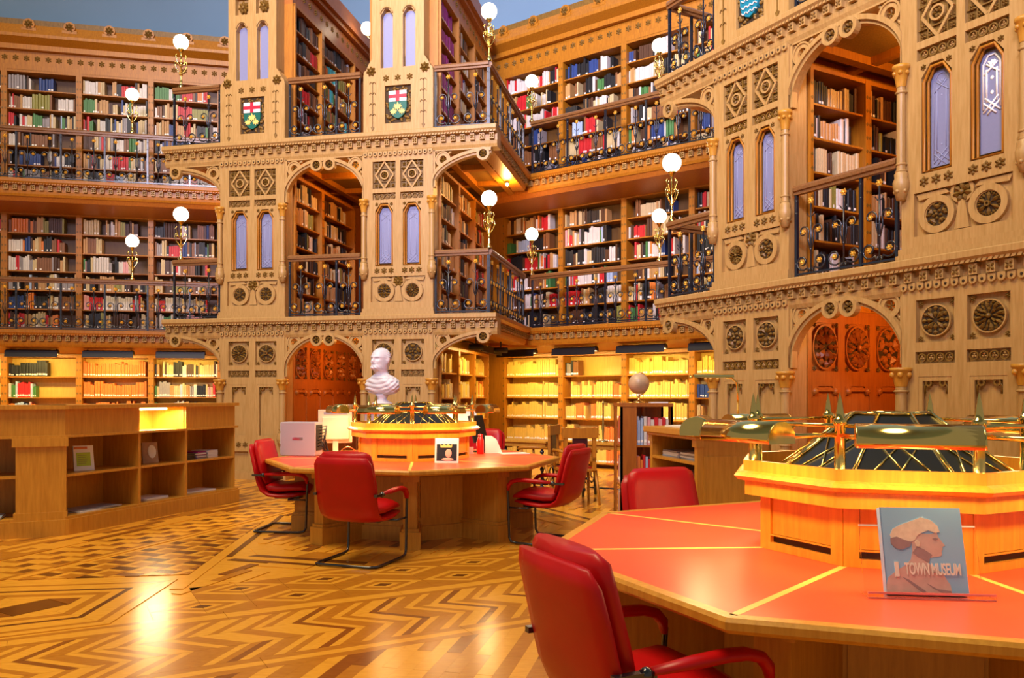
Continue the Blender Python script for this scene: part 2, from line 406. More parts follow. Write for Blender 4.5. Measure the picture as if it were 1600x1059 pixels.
def shield_objs(pier, cx, y, z, kind):
    """coat of arms: carved leaf ground, shield, cross, maple leaves"""
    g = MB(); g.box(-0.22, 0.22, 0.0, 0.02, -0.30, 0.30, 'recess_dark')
    r2 = random.Random(5)
    for i in range(90):
        a = r2.random() * 6.28; x = r2.uniform(-.20, .20); zz = r2.uniform(-.28, .28)
        if abs(x) < .12 and abs(zz) < .2: continue
        g.ball((x, -0.005, zz), 1, 5, 3, 'carved_oak', (.04, .02, .02), Matrix.Rotation(a, 3, 'Y'))
    g.obj('carved_ground', pier, loc=(cx, y, z))
    sh = MB(); pts = [(-.15, .21), (.15, .21), (.15, -.06), (.12, -.15), (.06, -.21), (0, -.235), (-.06, -.21), (-.12, -.15), (-.15, -.06)]
    sh.prism(pts, -0.045, 0.0)
    sh.obj('shield', pier, 'shield_green' if kind == 0 else 'shield_blue', (cx, y, z))
    tp = MB(); tp.box(-.15, .15, -.052, -.04, .04, .21); tp.obj('shield_field', pier, 'shield_white' if kind == 0 else 'shield_gold', (cx, y, z))
    if kind == 0:
        c = MB(); c.box(-.15, .15, -.058, -.05, .095, .15); c.box(-.03, .03, -.0585, -.05, .042, .209)
        c.obj('cross', pier, 'shield_red', (cx, y, z))
        for lx, lz, s in ((0, -.04, .075), (-.072, -.12, .062), (.072, -.12, .062)):
            leaf = [(0, -1), (.15, -.5), (.7, -.65), (.55, -.35), (1, .05), (.65, .1), (.7, .5), (.25, .3), (0, 1), (-.25, .3), (-.7, .5), (-.65, .1), (-1, .05), (-.55, -.35), (-.7, -.65), (-.15, -.5)]
            l = MB(); l.prism([(lx + p[0] * s, lz + p[1] * s) for p in leaf], -.056, -.04); l.obj('maple_leaf', pier, 'shield_gold', (cx, y, z))
    else:
        wv = MB()
        for zz in (-.02, -.10, -.17):
            wv.tube([(x / 100, -.05, zz + .015 * math.sin(x * .9)) for x in range(-12, 13, 2)], .008, 4)
        wv.obj('wave', pier, 'shield_white', (cx, y, z))

# ================================================================== the two projecting bays of the round wall
A, PW, OV = 0.6955, 1.1813, 1.05
H1, H2 = 2.704, 5.655
YP = 0.10
HALF = A + PW + OV
DEPTH = 3.9
def sub(name, me, parent, x, y, z, rz=0.0, **k): return link(name, me, parent, (x, y, z), rz, **k)

def pier(wall, level, cx, shield=0, bright=None, tint=0):
    hw = PW / 2; mb = MB(); sgn = (-1, 1)
    if level == 0:
        holes = []
        for s in sgn:
            c = cx + s * 0.25
            holes += [(c - .18, c + .18, .15, .47), (c - .165, c + .165, .70, 1.59), (c - .195, c + .195, 1.715, 1.825), (c - .19, c + .19, 1.915, 2.315)]
        mb.plate(cx - hw, cx + hw, 0, 2.46, YP, YP + .055, holes); mb.box(cx - hw, cx + hw, YP + .055, YP + .30, 0, 2.46)
        mb.box(cx - hw - .03, cx + hw + .03, YP - .03, YP + .1, 0, .11); mb.box(cx - hw - .015, cx + hw + .015, YP - .015, YP + .1, .11, .135)
        o = mb.obj('pier', wall, 'pier_oak')
        for i, s in enumerate(sgn):
            c = cx + s * 0.25
            sub('medallion', MEDS[(i + 2 * tint + (cx > 0)) % 4], o, c, YP + .02, 2.115)
            for dx in (-.155, .155):
                for dz in (-.165, .165): sub('corner_boss', ROS6, o, c + dx, YP + .03, 2.115 + dz, scale=(.55, .8, .55))
            sub('trefoil_band', TREFOIL, o, c, YP + .02, 1.77)
            sub('panel_ornament', CORBEL, o, c, YP + .03, 1.55)
            fr = MB(); fr.plate(c - .165, c + .165, .70, 1.59, YP + .005, YP + .03, [(c - .125, c + .125, .74, 1.55)]); fr.obj('panel_frame', o, 'pier_oak')
            for dx in (-.12, 0, .12): sub('rosette', ROS6, o, c + dx, YP, .585)
    elif level == 1:
        holes = [(cx - .46, cx + .46, 2.92, 3.33)]
        for s in sgn:
            c = cx + s * 0.235
            holes += [(c - .15, c + .15, 3.50, 4.52), (c - .195, c + .195, 4.575, 4.685)]
            holes += [(c - .195, c + .195, 4.755, 5.195)]
        mb.plate(cx - hw, cx + hw, H1 + .08, 5.33, YP, YP + .05, holes); mb.box(cx - hw, cx + hw, YP + .13, YP + .30, H1 + .0, 5.33)
        mb.box(cx - hw, cx + hw, YP + .05, YP + .13, H1, 3.48); mb.box(cx - hw, cx + hw, YP + .05, YP + .13, 4.54, 5.33)
        for s in sgn:
            c = cx + s * 0.235
            for t in (-1, 1): mb.prism([(c + t * .15, 4.52), (c + t * .06, 4.52), (c + t * .15, 4.40)], YP, YP + .05)
        # window jambs
        mb.box(cx - hw, cx - .385, YP + .05, YP + .13, 3.48, 4.54); mb.box(cx - .085, cx + .085, YP + .05, YP + .13, 3.48, 4.54); mb.box(cx + .385, cx + hw, YP + .05, YP + .13, 3.48, 4.54)
        mb.box(cx - hw - .03, cx + hw + .03, YP - .05, YP + .1, H1, H1 + .05); mb.box(cx - hw - .015, cx + hw + .015, YP - .03, YP + .1, H1 + .05, H1 + .11)
        o = mb.obj('pier', wall, 'pier_oak')
        r = MB()
        for s in sgn: r.ring((cx + s * .24, YP + .05, 3.10), .175, .118, -.045, 0, 26)
        r.ring((cx, YP + .05, 3.27), .11, .08, -.03, 0, 18)
        r.prism([(cx - .45, 3.32), (cx - .16, 3.32), (cx - .12, 3.28), (cx - .42, 3.26)], YP + .02, YP + .05); r.prism([(cx + .45, 3.32), (cx + .16, 3.32), (cx + .12, 3.28), (cx + .42, 3.26)], YP + .02, YP + .05)
        r.prism([(cx - .03, 3.17), (cx + .03, 3.17), (cx + .07, 2.93), (cx - .07, 2.93)], YP + .015, YP + .05)
        r.obj('tracery', o, 'pier_oak')
        sub('medallion', RMED[(tint * 2 + (cx > 0)) % 4], o, cx - .24, YP + .03, 3.10); sub('medallion', RMED[(tint * 2 + 1 + (cx > 0)) % 4], o, cx + .24, YP + .03, 3.10)
        sub('rosette', ROS8, o, cx, YP + .03, 3.255, scale=(1.1, 1, 1.1))
        for i, s in enumerate(sgn):
            c = cx + s * 0.235
            fr = MB()
            for t, y in ((.135, .02), (.118, .06)):
                fr.tube([(c - t, YP + y, 3.52), (c - t, YP + y, 4.36), (c - t * .45, YP + y, 4.49), (c + t * .45, YP + y, 4.49), (c + t, YP + y, 4.36), (c + t, YP + y, 3.52)], .016, 6, closed=True)
            fr.obj('window_frame', o, 'shelf_oak')
            for t in (-1, 1): sub('corner_boss', ROS6, o, c + t * .125, YP + .0, 4.50, scale=(.6, .8, .6))
            p = sub('window_pane', PANE1, o, c, YP + .085, 0)
            sub('etched_pattern', ETCH_GLINT if bright == i else ETCH, o, c, YP + .083, 0)
            sub('trefoil_band', TREFOIL, o, c, YP + .03, 4.63)
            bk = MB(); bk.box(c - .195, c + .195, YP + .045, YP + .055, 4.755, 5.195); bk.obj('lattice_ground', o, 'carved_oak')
            sub('lattice_panel', LATTICE, o, c, YP + .03, 4.975)
            for dx in (-.12, 0, .12): sub('rosette', ROS6, o, c + dx, YP, 3.425)
    else:
        hu = .44
        mb.plate(cx - hw, cx + hw, H2, 6.60, YP, YP + .05, [(cx - .22, cx + .22, 5.80, 6.41)]); mb.box(cx - hw, cx + hw, YP + .05, YP + .30, H2, 6.60)
        mb.prism([(cx - hw, 6.60), (cx + hw, 6.60), (cx + hw - .01, 6.66), (cx + hw - .05, 6.69), (cx + hw - .09, 6.78), (cx + hu, 6.86), (cx + hu, 6.90), (cx - hu, 6.90), (cx - hu, 6.86), (cx - hw + .09, 6.78), (cx - hw + .05, 6.69), (cx - hw + .01, 6.66)], YP + .10, YP + .30)
        for s in sgn:
            mb.prism([(cx + s * hw, 6.60), (cx + s * (hw - .01), 6.66), (cx + s * (hw - .05), 6.69), (cx + s * (hw - .09), 6.78), (cx + s * hu, 6.86), (cx + s * hu, 6.70), (cx + s * .33, 6.70), (cx + s * .33, 6.60)], YP, YP + .10)
        mb.box(cx - .33, cx + .33, YP, YP + .10, 6.60, 6.70)
        hs = [(cx + s * .19 - .105, cx + s * .19 + .105, 6.70, 7.66) for s in sgn] + [(cx + s * .19 - .12, cx + s * .19 + .12, 7.80, 8.1) for s in sgn]
        mb.plate(cx - hu, cx + hu, 6.70, 9.05, YP, YP + .10, hs); mb.box(cx - hu, cx + hu, YP + .10, YP + .28, 6.7, 9.05)
        for s in sgn:
            for t in (-1, 1): mb.prism([(cx + s * .19 + t * .105, 7.66), (cx + s * .19 + t * .03, 7.66), (cx + s * .19 + t * .105, 7.54)], YP, YP + .10)
        o = mb.obj('pier', wall, 'pier_oak')
        for s in sgn:
            c = cx + s * .19
            sub('window_pane', PANE2, o, c, YP + .085, 0)
            sub('shoulder_rosette', SHOULDER, o, cx + s * .455, YP, 6.66)
            sub('fleur_stem', FLEUR, o, cx + s * .43, YP, 6.12, scale=(1, 1, .86))
            sub('lozenge', ROS8, o, c, YP + .06, 7.95, scale=(1.15, 1, 1.3))
            ho = MB(); ho.tube([(c + .10 * math.cos(a), YP - .01, 7.58 + .10 * math.sin(a)) for a in [PI * k / 8 for k in range(9)]], .012, 5); ho.obj('hood_mould', o, 'pier_oak')
        for dx in (-.2, 0, .2): sub('rosette', ROS6, o, cx + dx, YP, 6.53, scale=(1.1, 1, 1.1))
        shield_objs(o, cx, YP + .04, 6.105, shield)
        return o
    zt = 2.41 if level == 0 else 5.275
    n = 14
    for k in range(n): sub('scallop', SCALLOP, o, cx - hw + PW * (k + .5) / n, YP, zt)
    return o

def half_arch(mb, x0, x1, zs, za, zc, full=True):
    """pierced spandrel between springing point x0 and crown x1"""
    s = 1 if x1 > x0 else -1; W = abs(x1 - x0); N = 14
    cur = lambda t, k: (x0 + s * (W - (W - k) * math.cos(t)), zs + (za - zs + k * .2) * math.sin(t)) if False else (x1 - s * (W + k) * math.cos(t), zs + (za - zs + k) * math.sin(t))
    for i in range(N):
        t0, t1 = PI / 2 * i / N, PI / 2 * (i + 1) / N
        for k0, k1, y0, y1 in ((0.0, .035, YP + .02, YP + .13), (.035, .085, YP - .01, YP + .10)):
            q = [cur(t0, k0), cur(t1, k0), cur(t1, k1), cur(t0, k1)]
            q = [(min(max(p[0], x0 - .0), x1) if s > 0 else max(min(p[0], x0), x1), min(p[1], zc)) for p in q]
            mb.prism(q, y0, y1)
    a, b = sorted((x0, x1))
    mb.box(a, b, YP + .02, YP + .10, zc - .035, zc)
    e = x0 + s * .03; a, b = sorted((x0, e)); mb.box(a, b, YP + .02, YP + .10, zs, zc)
    # cusped bars inside the spandrel
    c = (x0 + s * .155, zc - .165)
    for dx, dz in ((-.12, .14), (.12, .12), (-.11, -.14)):
        mb.tube([(c[0] + s * dx * .7, YP + .06, c[1] + dz * .7), (c[0] + s * dx * 1.1, YP + .06, c[1] + dz * 1.05)], .022, 5)
    return c

def column(wall, x, z0, z1, r, lab=None):
    mb = MB(); y = YP - .035; hh = z1 - z0
    mb.lathe([(r, z0 + .22 * hh), (r * .92, z1 - .16 * hh)], 12, (x, y, 0))
    for z in (.22, .27, .80): mb.lathe([(r, z0 + z * hh - .012), (r * 1.35, z0 + z * hh), (r, z0 + z * hh + .012)], 12, (x, y, 0))
    o = mb.obj('column', wall, 'pier_oak')
    c = MB(); c.lathe([(r, z1 - .16 * hh), (r * 1.15, z1 - .13 * hh), (r * 1.7, z1 - .03 * hh), (r * 1.9, z1 - .025 * hh), (r * 1.9, z1), (0, z1)], 12, (x, y, 0))
    for k in range(6):
        a = ang(k, 6); c.ball((x + r * 1.5 * math.cos(a), y + r * 1.5 * math.sin(a), z1 - .06 * hh), r * .55, 6, 4)
    c.obj('capital', o, 'desk_oak')
    b = MB(); b.lathe([(0, z0), (r * 1.0, z0 + .01), (r * 1.7, z0 + .10 * hh), (r * 1.8, z0 + .14 * hh), (r * 1.4, z0 + .17 * hh), (r * 1.5, z0 + .20 * hh), (r, z0 + .22 * hh)], 12, (x, y, 0))
    for k in range(5):
        a = ang(k, 5, -PI / 2); b.ball((x + r * 1.3 * math.cos(a), y + r * 1.3 * math.sin(a), z0 + .07 * hh), r * .5, 6, 4)
    b.obj('base', o, 'pier_oak')

def cornice_run(parent, x0, x1, z, dentils=True, y=0.0, mat='pier_oak'):
    """moulded gallery edge along local x, nose at y; dentils as sub-parts"""
    mb = MB()
    prof = [(y, z - .065), (y, z - .012), (y + .012, z), (y + .35, z), (y + .35, z - .33), (y + .12, z - .33), (y + .10, z - .285), (y + .092, z - .235), (y + .115, z - .225), (y + .115, z - .115), (y + .045, z - .105), (y + .02, z - .085)]
    mb.prism(prof, x0, x1, 'yz')
    for k in range(int((x1 - x0) / .05)):       # rope moulding
        xx = x0 + .05 * k
        mb.prism([(xx, z - .112), (xx + .034, z - .112), (xx + .05, z - .082), (xx + .016, z - .082)], y + .022, y + .05)
    o = mb.obj('cornice', parent, mat)
    if dentils:
        n = int((x1 - x0) / .155)
        for k in range(n): sub('dentil', DENTIL, o, x0 + (x1 - x0) * (k + .5) / n, y + .115, z - .17)
    return o

def projection(name, lab, loc, rz, tint, bright=None):
    wall = thing(name, lab, 'wall', loc, rz, kind='structure')
    for cx in (-(A + PW / 2), A + PW / 2):
        for lv in (0, 1, 2):
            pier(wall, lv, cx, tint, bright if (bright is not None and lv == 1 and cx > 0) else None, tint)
    for lv, zs, za, zc in ((0, 1.72, 2.36, 2.46), (1, 4.62, 5.23, 5.34)):
        for s in (-1, 1):
            mb = MB(); c = half_arch(mb, s * A, 0.0, zs, za, zc); o = mb.obj('arch', wall, 'pier_oak')
            sub('star_roundel', STARROUND, o, c[0], YP + .05, c[1]); sub('roundel', ROUNDEL, o, s * .112, YP - .015, za - .035)
            mb = MB(); xo = s * (A + PW); xe = s * (HALF - .10)
            c = half_arch(mb, xo, xe, zs + .12, za + .0, zc); o = mb.obj('bracket_arch', wall, 'pier_oak')
            sub('star_roundel', STARROUND, o, c[0], YP + .05, c[1]); sub('roundel', ROUNDEL, o, xe - s * .12, YP - .015, za - .02)
            z0, z1, r = ((.55, 1.68, .055) if lv == 0 else (3.28, 4.58, .042))
            column(wall, s * (A + .02), z0, z1, r); column(wall, s * (A + PW - .01), z0, z1, r)
    for z in (H1, H2):
        cornice_run(wall, -HALF, HALF, z)
        # returns along both sides of the gallery
        for s in (-1, 1):
            e = bpy.data.objects.new('return_cornice', None)
            T = Matrix.Translation((s * HALF, 0, 0)) @ Matrix.Rotation(s * PI / 2, 4, 'Z')
            mb = MB(T)
            a, b = (.12, 2.95) if s > 0 else (-2.95, -.12)
            prof = [(0, z - .065), (0, z - .012), (.012, z), (.35, z), (.35, z - .33), (.12, z - .33), (.10, z - .285), (.092, z - .235), (.115, z - .225), (.115, z - .115), (.045, z - .105), (.02, z - .085)]
            mb.prism(prof, a, b, 'yz'); bpy.data.objects.remove(e)
            o = mb.obj('return_cornice', wall, 'shelf_oak')
            for k in range(18):
                l = a + (b - a) * (k + .5) / 18
                p = T @ Vector((l, .115, z - .17))
                link('dentil', DENTIL, o, p, s * PI / 2)
        g = MB(); g.box(-HALF + .34, HALF - .34, .34, DEPTH, z - .20, z - .002); g.obj('gallery_floor', wall, 'shelf_oak')
        # coffered soffit
        c = MB()
        for x in (-HALF + .45, -A - PW - .04, -A - .03, A + .03, A + PW + .04, HALF - .45): c.box(x - .06, x + .06, .36, DEPTH, z - .31, z - .199)
        for y in (.42, 1.5, 2.6, 3.7):
            c.box(-HALF + .36, HALF - .36, y - .06, y + .06, z - .30, z - .198)
        c.obj('soffit_beams', wall, 'shelf_oak')
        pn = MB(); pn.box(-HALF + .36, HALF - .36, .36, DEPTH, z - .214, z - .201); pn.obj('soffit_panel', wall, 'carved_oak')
    # the spur walls behind the piers and the rear of the alcove
    sp = MB()
    for z0, z1 in ((0, H1 - .21), (H1, H2 - .21), (H2, 8.05)):
        sp.box(-A - PW, -A - .31, .38, DEPTH, z0, z1); sp.box(A, A + PW - .31, .38, DEPTH, z0, z1)
        sp.box(-A - .32, -A, .38, .405, z0, z1); sp.box(A + PW - .32, A + PW, .38, .405, z0, z1)
    sp.obj('spur_wall', wall, 'shelf_oak')
    bk = MB(); bk.box(-A - .3, A, DEPTH - .12, DEPTH, 0, 8.05); bk.obj('alcove_rear', wall, 'red_oak')
    # entablature over the upper spur bookcases
    for x0, x1 in ((-A - PW + .08, -A + .0), (A + .08, A + PW)):
        e = MB(); e.box(x0, x1, .38, DEPTH, 8.05, 8.16)
        e.box(x0 + .02, x1 - .02, .38, DEPTH, 8.16, 8.48); e.box(x0 - .04, x1 + .07, .36, DEPTH, 8.48, 8.56); e.box(x0 - .08, x1 + .14, .34, DEPTH, 8.56, 8.66); e.box(x0 - .08, x1 + .10, .34, DEPTH, 8.66, 8.9)
        eo = e.obj('entablature', wall, 'red_oak')
        for k in range(14): link('frieze_boss', ROS6, eo, (x1 - .02, .6 + k * .235, 8.32), PI / 2, scale=(1.1, 1, 1.1))
    return wall

CEN = (-3.1167, 13.2934); ROTC = -0.2091
RGT = (3.3364, 8.4305); ROTR = -1.0635
wall_c = projection('wall_center', 'carved oak bay wall with coats of arms standing behind the marble bust', (*CEN, 0), ROTC, 0)
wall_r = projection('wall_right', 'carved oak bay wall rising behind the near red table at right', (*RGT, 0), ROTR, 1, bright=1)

# carved panelling inside both ground floor archways (on the left inner wall)
def panelling(wall, n, s0, s1):
    x = -A
    mb = MB(); mb.box(x - .32, x - .03, s0, s1, 0, 2.46); o = mb.obj('alcove_panelling', wall, 'red_oak')
    Wd = (s1 - s0) / n
    T = Matrix.Rotation(PI / 2, 4, 'Z')
    for k in range(n):
        c = s0 + Wd * (k + .5)
        fr = MB(); hw = Wd / 2
        # frame in the local yz plane at x = -A : build flat then turn
        fr.T = Matrix.Translation((x, c, 0)) @ T
        h2 = .2 if False else min(.225, hw - .06)
        fr.plate(-hw, hw, 0, 2.40, .0, .032, [(-h2, h2, 1.69, 2.25), (-h2, h2, .22, 1.52)])
        f = fr.obj('panel_frame', o, 'red_oak')
        lp = MB(Matrix.Translation((x, c, 0)) @ T); lp.box(-h2, h2, .012, .034, .22, 1.52)
        for s in (-1, 1):
            lp.ball((s * (h2 - .05), -.0, 1.46), .045, 6, 4)
            lp.prism([(s * h2, 1.52), (s * h2, 1.40), (s * (h2 - .1), 1.52)], -.005, .03)
        lp.prism([(-h2 + .08, 1.50), (h2 - .08, 1.50), (h2 - .08, 1.46), (-h2 + .08, 1.46)], -.02, .03)
        lp.obj('door_panel', o, 'red_oak')
        link('carved_roundel', OMED[k % 3], o, (x - .005, c, 1.97), PI / 2, scale=(min(1, h2 / .225), 1, 1.22))
        for dy in (-1, 1):
            for dz in (-.25, .25): link('corner_boss', ROS6, o, (x + .0, c + dy * (h2 - .035), 1.97 + dz), PI / 2, scale=(.6, 1, .6))
panelling(wall_c, 6, .41, 3.75); panelling(wall_r, 6, .41, 3.75)

# ================================================================== the curved walls of books between the bays
AXB, AXL = math.radians(53.5), math.radians(102.5)
RB, LB = AXB - PI / 2, AXL - PI / 2
DW, DE = 13.72, 12.83
def polar(axis, d, wv): return (OX + d * math.cos(axis) + wv * math.sin(axis), OY + d * math.sin(axis) - wv * math.cos(axis))
def recess(name, lab, axis, w0, w1, wc0, wc1, fill0):
    x, y = polar(axis, DE, 0)
    wall = thing(name, lab, 'wall', (x, y, 0), axis - PI / 2, kind='structure'); D = DW - DE
    mb = MB(); mb.box(w0 - .9, w1, D + .30, D + .45, 0, 9.0); mb.box(w0 - .9, fill0, D - .02, D + .30, 0, 8.07); mb.obj('masonry', wall, 'shelf_oak')
    for z in (H1, H2):
        cornice_run(wall, wc0, wc1, z - .004, mat='shelf_oak')
        g = MB(); g.box(w0, w1, .30, D + .3, z - .206, z - .006); g.obj('gallery_floor', wall, 'shelf_oak')
        # cove between gallery edge and bookcases below
        c = MB(); dz = 0 if z > 4 else .08
        c.prism([(.13, z - .32), (.18, z - .42 + dz), (D - .05, z - .52 + dz), (D + .05, z - .52 + dz), (D + .05, z - .2), (.13, z - .2)], w0, w1, 'yz')
        co = c.obj('cove', wall, 'red_oak')
        n = int((w1 - w0) / .22)
        for k in range(n): sub('cove_boss', ROS6, co, w0 + (w1 - w0) * (k + .5) / n, D - .06, z - .49 + dz, scale=(.7, 1, .5))
    e = MB()
    e.box(w0, w1, D - .03, D + .3, 8.06, 8.16); e.box(w0, w1, D, D + .3, 8.16, 8.46); e.box(w0, w1, D - .10, D + .3, 8.46, 8.56)
    e.prism([(D - .10, 8.56), (D - .26, 8.66), (D - .26, 8.72), (D - .20, 8.86), (D - .14, 9.0), (D + .3, 9.0), (D + .3, 8.56)], w0, w1, 'yz')
    eo = e.obj('entablature', wall, 'shelf_oak')
    n = int((w1 - w0) / .20)
    for k in range(n): sub('frieze_boss', ROS6, eo, w0 + (w1 - w0) * (k + .5) / n, D, 8.31, scale=(1.25, 1, 1.25))
    n = int((w1 - w0) / .72)
    for k in range(n):
        xx = w0 + (w1 - w0) * (k + .5) / n
        a = MB(); a.ring((xx, D - .2, 8.93), .11, .0, -.03, .03, 16); a.box(xx - .14, xx + .14, D - .23, D - .17, 8.80, 8.86); ao = a.obj('antefix', wall, 'shelf_oak')
        sub('rosette', ROS8, ao, xx, D - .23, 8.93)
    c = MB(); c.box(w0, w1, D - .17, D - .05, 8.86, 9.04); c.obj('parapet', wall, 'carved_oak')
    return wall
wall_b = recess('wall_back', 'tall galleried wall of books between the two carved bays', AXB, -4.2, 3.4, -2.78, 3.2, -3.97)
wall_l = recess('wall_left', 'tall galleried wall of books at the far left', AXL, -4.4, 3.9, -4.4, 3.3, -3.70)

# ------------------------------------------------------------------ floor base and dome
fb = MB(); fb.box(-16, 12, -3.5, 22, -0.2, -0.006); tag(fb.obj('floor', None, 'floor_light'), 'inlaid parquet floor of the reading room', 'floor', kind='structure')
dm = MB(); rings = [(14.3, 8.95), (14.3, 9.15), (13.6, 10.1), (12.2, 11.9), (9.8, 13.9), (6.5, 15.5), (4.6, 16.1)]
n = 48; vs = [(r * math.cos(ang(i, n)), r * math.sin(ang(i, n)), z) for r, z in rings for i in range(n)]
fs = [(j * n + i, (j + 1) * n + i, (j + 1) * n + (i + 1) % n, j * n + (i + 1) % n) for j in range(len(rings) - 1) for i in range(n)]
dm.add(vs, fs, 'sky_plaster', True)
tag(dm.obj('ceiling', None, loc=(OX, OY, 0)), 'blue grey plaster dome above the galleries', 'ceiling', kind='structure')
# ================================================================== wrought iron railings
def spiral(cx, cz, r0, a0, turns, n=13, y=0.0):
    return [(cx + r0 * (1 - .72 * i / (n - 1)) * math.cos(a0 + turns * 2 * PI * i / (n - 1)), y, cz + r0 * (1 - .72 * i / (n - 1)) * math.sin(a0 + turns * 2 * PI * i / (n - 1))) for i in range(n)]
sm = MB(); sm.tube([(.012, 0, .10), (.03, 0, .06)] + spiral(.115, .17, .095, -2.4, 1.15), .011, 5, 'iron'); SCROLL_LOW = sm.mesh('scroll')
sm = MB(); sm.tube([(.008, 0, .30), (.035, 0, .40)] + spiral(.10, .50, .075, -2.6, -1.0)[::1], .0095, 5, 'iron'); SCROLL_UP = sm.mesh('scroll')
fm = MB()
petals(fm, 6, .036, .022, .62, .36, .30, 0, (5, 3), 'gilt'); fm.ball((0, -.008, 0), .014, 6, 4, 'gilt'); fm.ball((0, .012, 0), .016, 6, 4, 'gilt', (1.4, .6, 1.4)); FLOWER = fm.mesh('flower')
pm = MB(); pm.box(-.016, .016, -.016, .016, .02, .93, 'iron')
for z in (.16, .72, .86): pm.ball((0, 0, z), .022, 6, 4, 'iron')
POST = pm.mesh('post')
st = MB(); st.tube([(0, 0, .05), (0, 0, .80)], .011, 5, 'iron'); st.ball((0, 0, .30), .017, 6, 4, 'iron'); st.tube([(-.05, 0, .70), (-.02, 0, .66), (.02, 0, .66), (.05, 0, .70)], .006, 4, 'iron'); STEM = st.mesh('stem')

def railing(label, p0, p1, z, group=None, unit=.40):
    a, b = Vector(p0), Vector(p1); L = (b - a).length
    o = thing('gallery_railing', label, 'railing', (a[0], a[1], z), math.atan2(b[1] - a[1], b[0] - a[0]), group)
    h = MB(); h.prism([(-.05, 1.0), (-.035, 1.025), (.035, 1.025), (.05, 1.0), (.05, .965), (.03, .955), (.03, .925), (-.03, .925), (-.03, .955), (-.05, .965)], 0, L, 'yz'); h.obj('handrail', o, 'rail_wood')
    bt = MB(); bt.box(0, L, -.012, .012, .035, .055); bt.box(0, L, -.018, .018, .0, .02); bt.obj('bottom_rail', o, 'iron')
    n = max(1, round(L / unit)); u = L / n
    for k in range(n + 1):
        if k % 2 == 0 or k == n: link('post', POST, o, (min(max(k * u, .015), L - .015), 0, 0))
    for k in range(n):
        x = (k + .5) * u
        link('stem', STEM, o, (x, 0, 0)); link('flower', FLOWER, o, (x, 0, .83), scale=(1.15, 1, 1.15))
        for s in (-1, 1):
            link('scroll', SCROLL_LOW, o, (x, 0, 0), scale=(s, 1, 1)); link('scroll', SCROLL_UP, o, (x, 0, 0), scale=(s, 1, 1))
            link('flower', FLOWER, o, (x + s * .115, 0, .17)); link('flower', FLOWER, o, (x + s * .10, 0, .50), scale=(.9, 1, .9))
    return o
def wpt(base, rz, x, y): return (base[0] + math.cos(rz) * x - math.sin(rz) * y, base[1] + math.sin(rz) * x + math.cos(rz) * y)
for base, rz, who in ((CEN, ROTC, 'behind the bust'), (RGT, ROTR, 'at the right')):
    for z, lv in ((H1, 'lower'), (H2, 'upper')):
        g = lambda x, y=.14: wpt(base, rz, x, y)
        railing(f'iron railing across the {lv} gallery archway of the carved bay {who}', g(-A + .06), g(A - .06), z)
        railing(f'iron railing on the {lv} gallery, left of the carved bay {who}', g(-HALF + .14), g(-A - PW - .02), z)
        if base is CEN:
            railing(f'iron railing on the {lv} gallery, right of the carved bay {who}', g(A + PW + .02), g(HALF - .14), z)
            railing(f'long iron railing running back along the {lv} gallery toward the back wall', g(HALF - .14), g(HALF - .14, 2.95), z)
        else:
            railing(f'iron railing turning back along the {lv} gallery of the right bay', g(-HALF + .14, 2.9), g(-HALF + .14), z)
for axis, who, w0, w1 in ((AXB, 'back wall', -2.70, 3.0), (AXL, 'left wall', -4.2, 3.0)):
    for z, lv in ((H1, 'lower'), (H2, 'upper')):
        railing(f'long iron railing along the {lv} gallery of the {who} of books', polar(axis, DE + .12, w0), polar(axis, DE + .12, w1), z)

# ================================================================== globe lamps on the handrails
lm_ = MB()
lm_.lathe([(.045, 0), (.05, .02), (.03, .05), (.018, .09), (.024, .12), (.012, .16), (.012, .52), (.02, .55), (.012, .58), (.028, .62), (.05, .655), (.052, .675), (0, .675)], 10, mat='brass')
STAND = lm_.mesh('stem')
lm_ = MB()
arm = [(.012, 0, .24), (.04, 0, .27), (.075, 0, .33), (.10, 0, .40), (.085, 0, .45), (.055, 0, .44), (.06, 0, .40)]
arm2 = [(.012, 0, .36), (.05, 0, .42), (.07, 0, .50), (.09, 0, .54), (.065, 0, .57)]
lm_.tube(arm, .009, 5, 'brass'); lm_.tube(arm2, .007, 5, 'brass'); lm_.ball((.062, 0, .41), .018, 6, 4, 'brass'); lm_.ball((.013, 0, .23), .02, 6, 4, 'brass')
ARM = lm_.mesh('scroll_arm')
lm_ = MB(); lm_.ball((0, 0, .785), .125, 20, 14, 'globe_glass'); GLOBE = lm_.mesh('globe')
def globe_lamp(x, y, z, label, a=.4):
    o = thing('globe_lamp', label, 'lamp', (x, y, z), a, 'brass globe lamps on the gallery rails')
    link('stem', STAND, o); link('globe', GLOBE, o)
    for k in range(4): link('scroll_arm', ARM, o, (0, 0, 0), k * PI / 2)
    return o
for z, lv in ((H1 + 1.025, 'lower'), (H2 + 1.025, 'upper')):
    globe_lamp(*wpt(CEN, ROTC, HALF - .14, .14), z, f'brass globe lamp on the {lv} gallery corner right of the bust bay')
    globe_lamp(*wpt(CEN, ROTC, -HALF + .28, .14), z, f'brass globe lamp on the {lv} gallery corner left of the bust bay')
    globe_lamp(*polar(AXL, DE + .12, .31), z, f'brass globe lamp midway along the {lv} gallery of the left wall')
    globe_lamp(*polar(AXB, DE + .12, -2.70), z, f'brass globe lamp in the {lv} gallery corner where the back wall starts')
    globe_lamp(*polar(AXB, DE + .12, 0.0), z, f'brass globe lamp on the {lv} gallery rail of the back wall')
globe_lamp(*wpt(RGT, ROTR, -HALF + .20, .14), H1 + 1.025, 'largest brass globe lamp, on the lower gallery corner of the right bay')
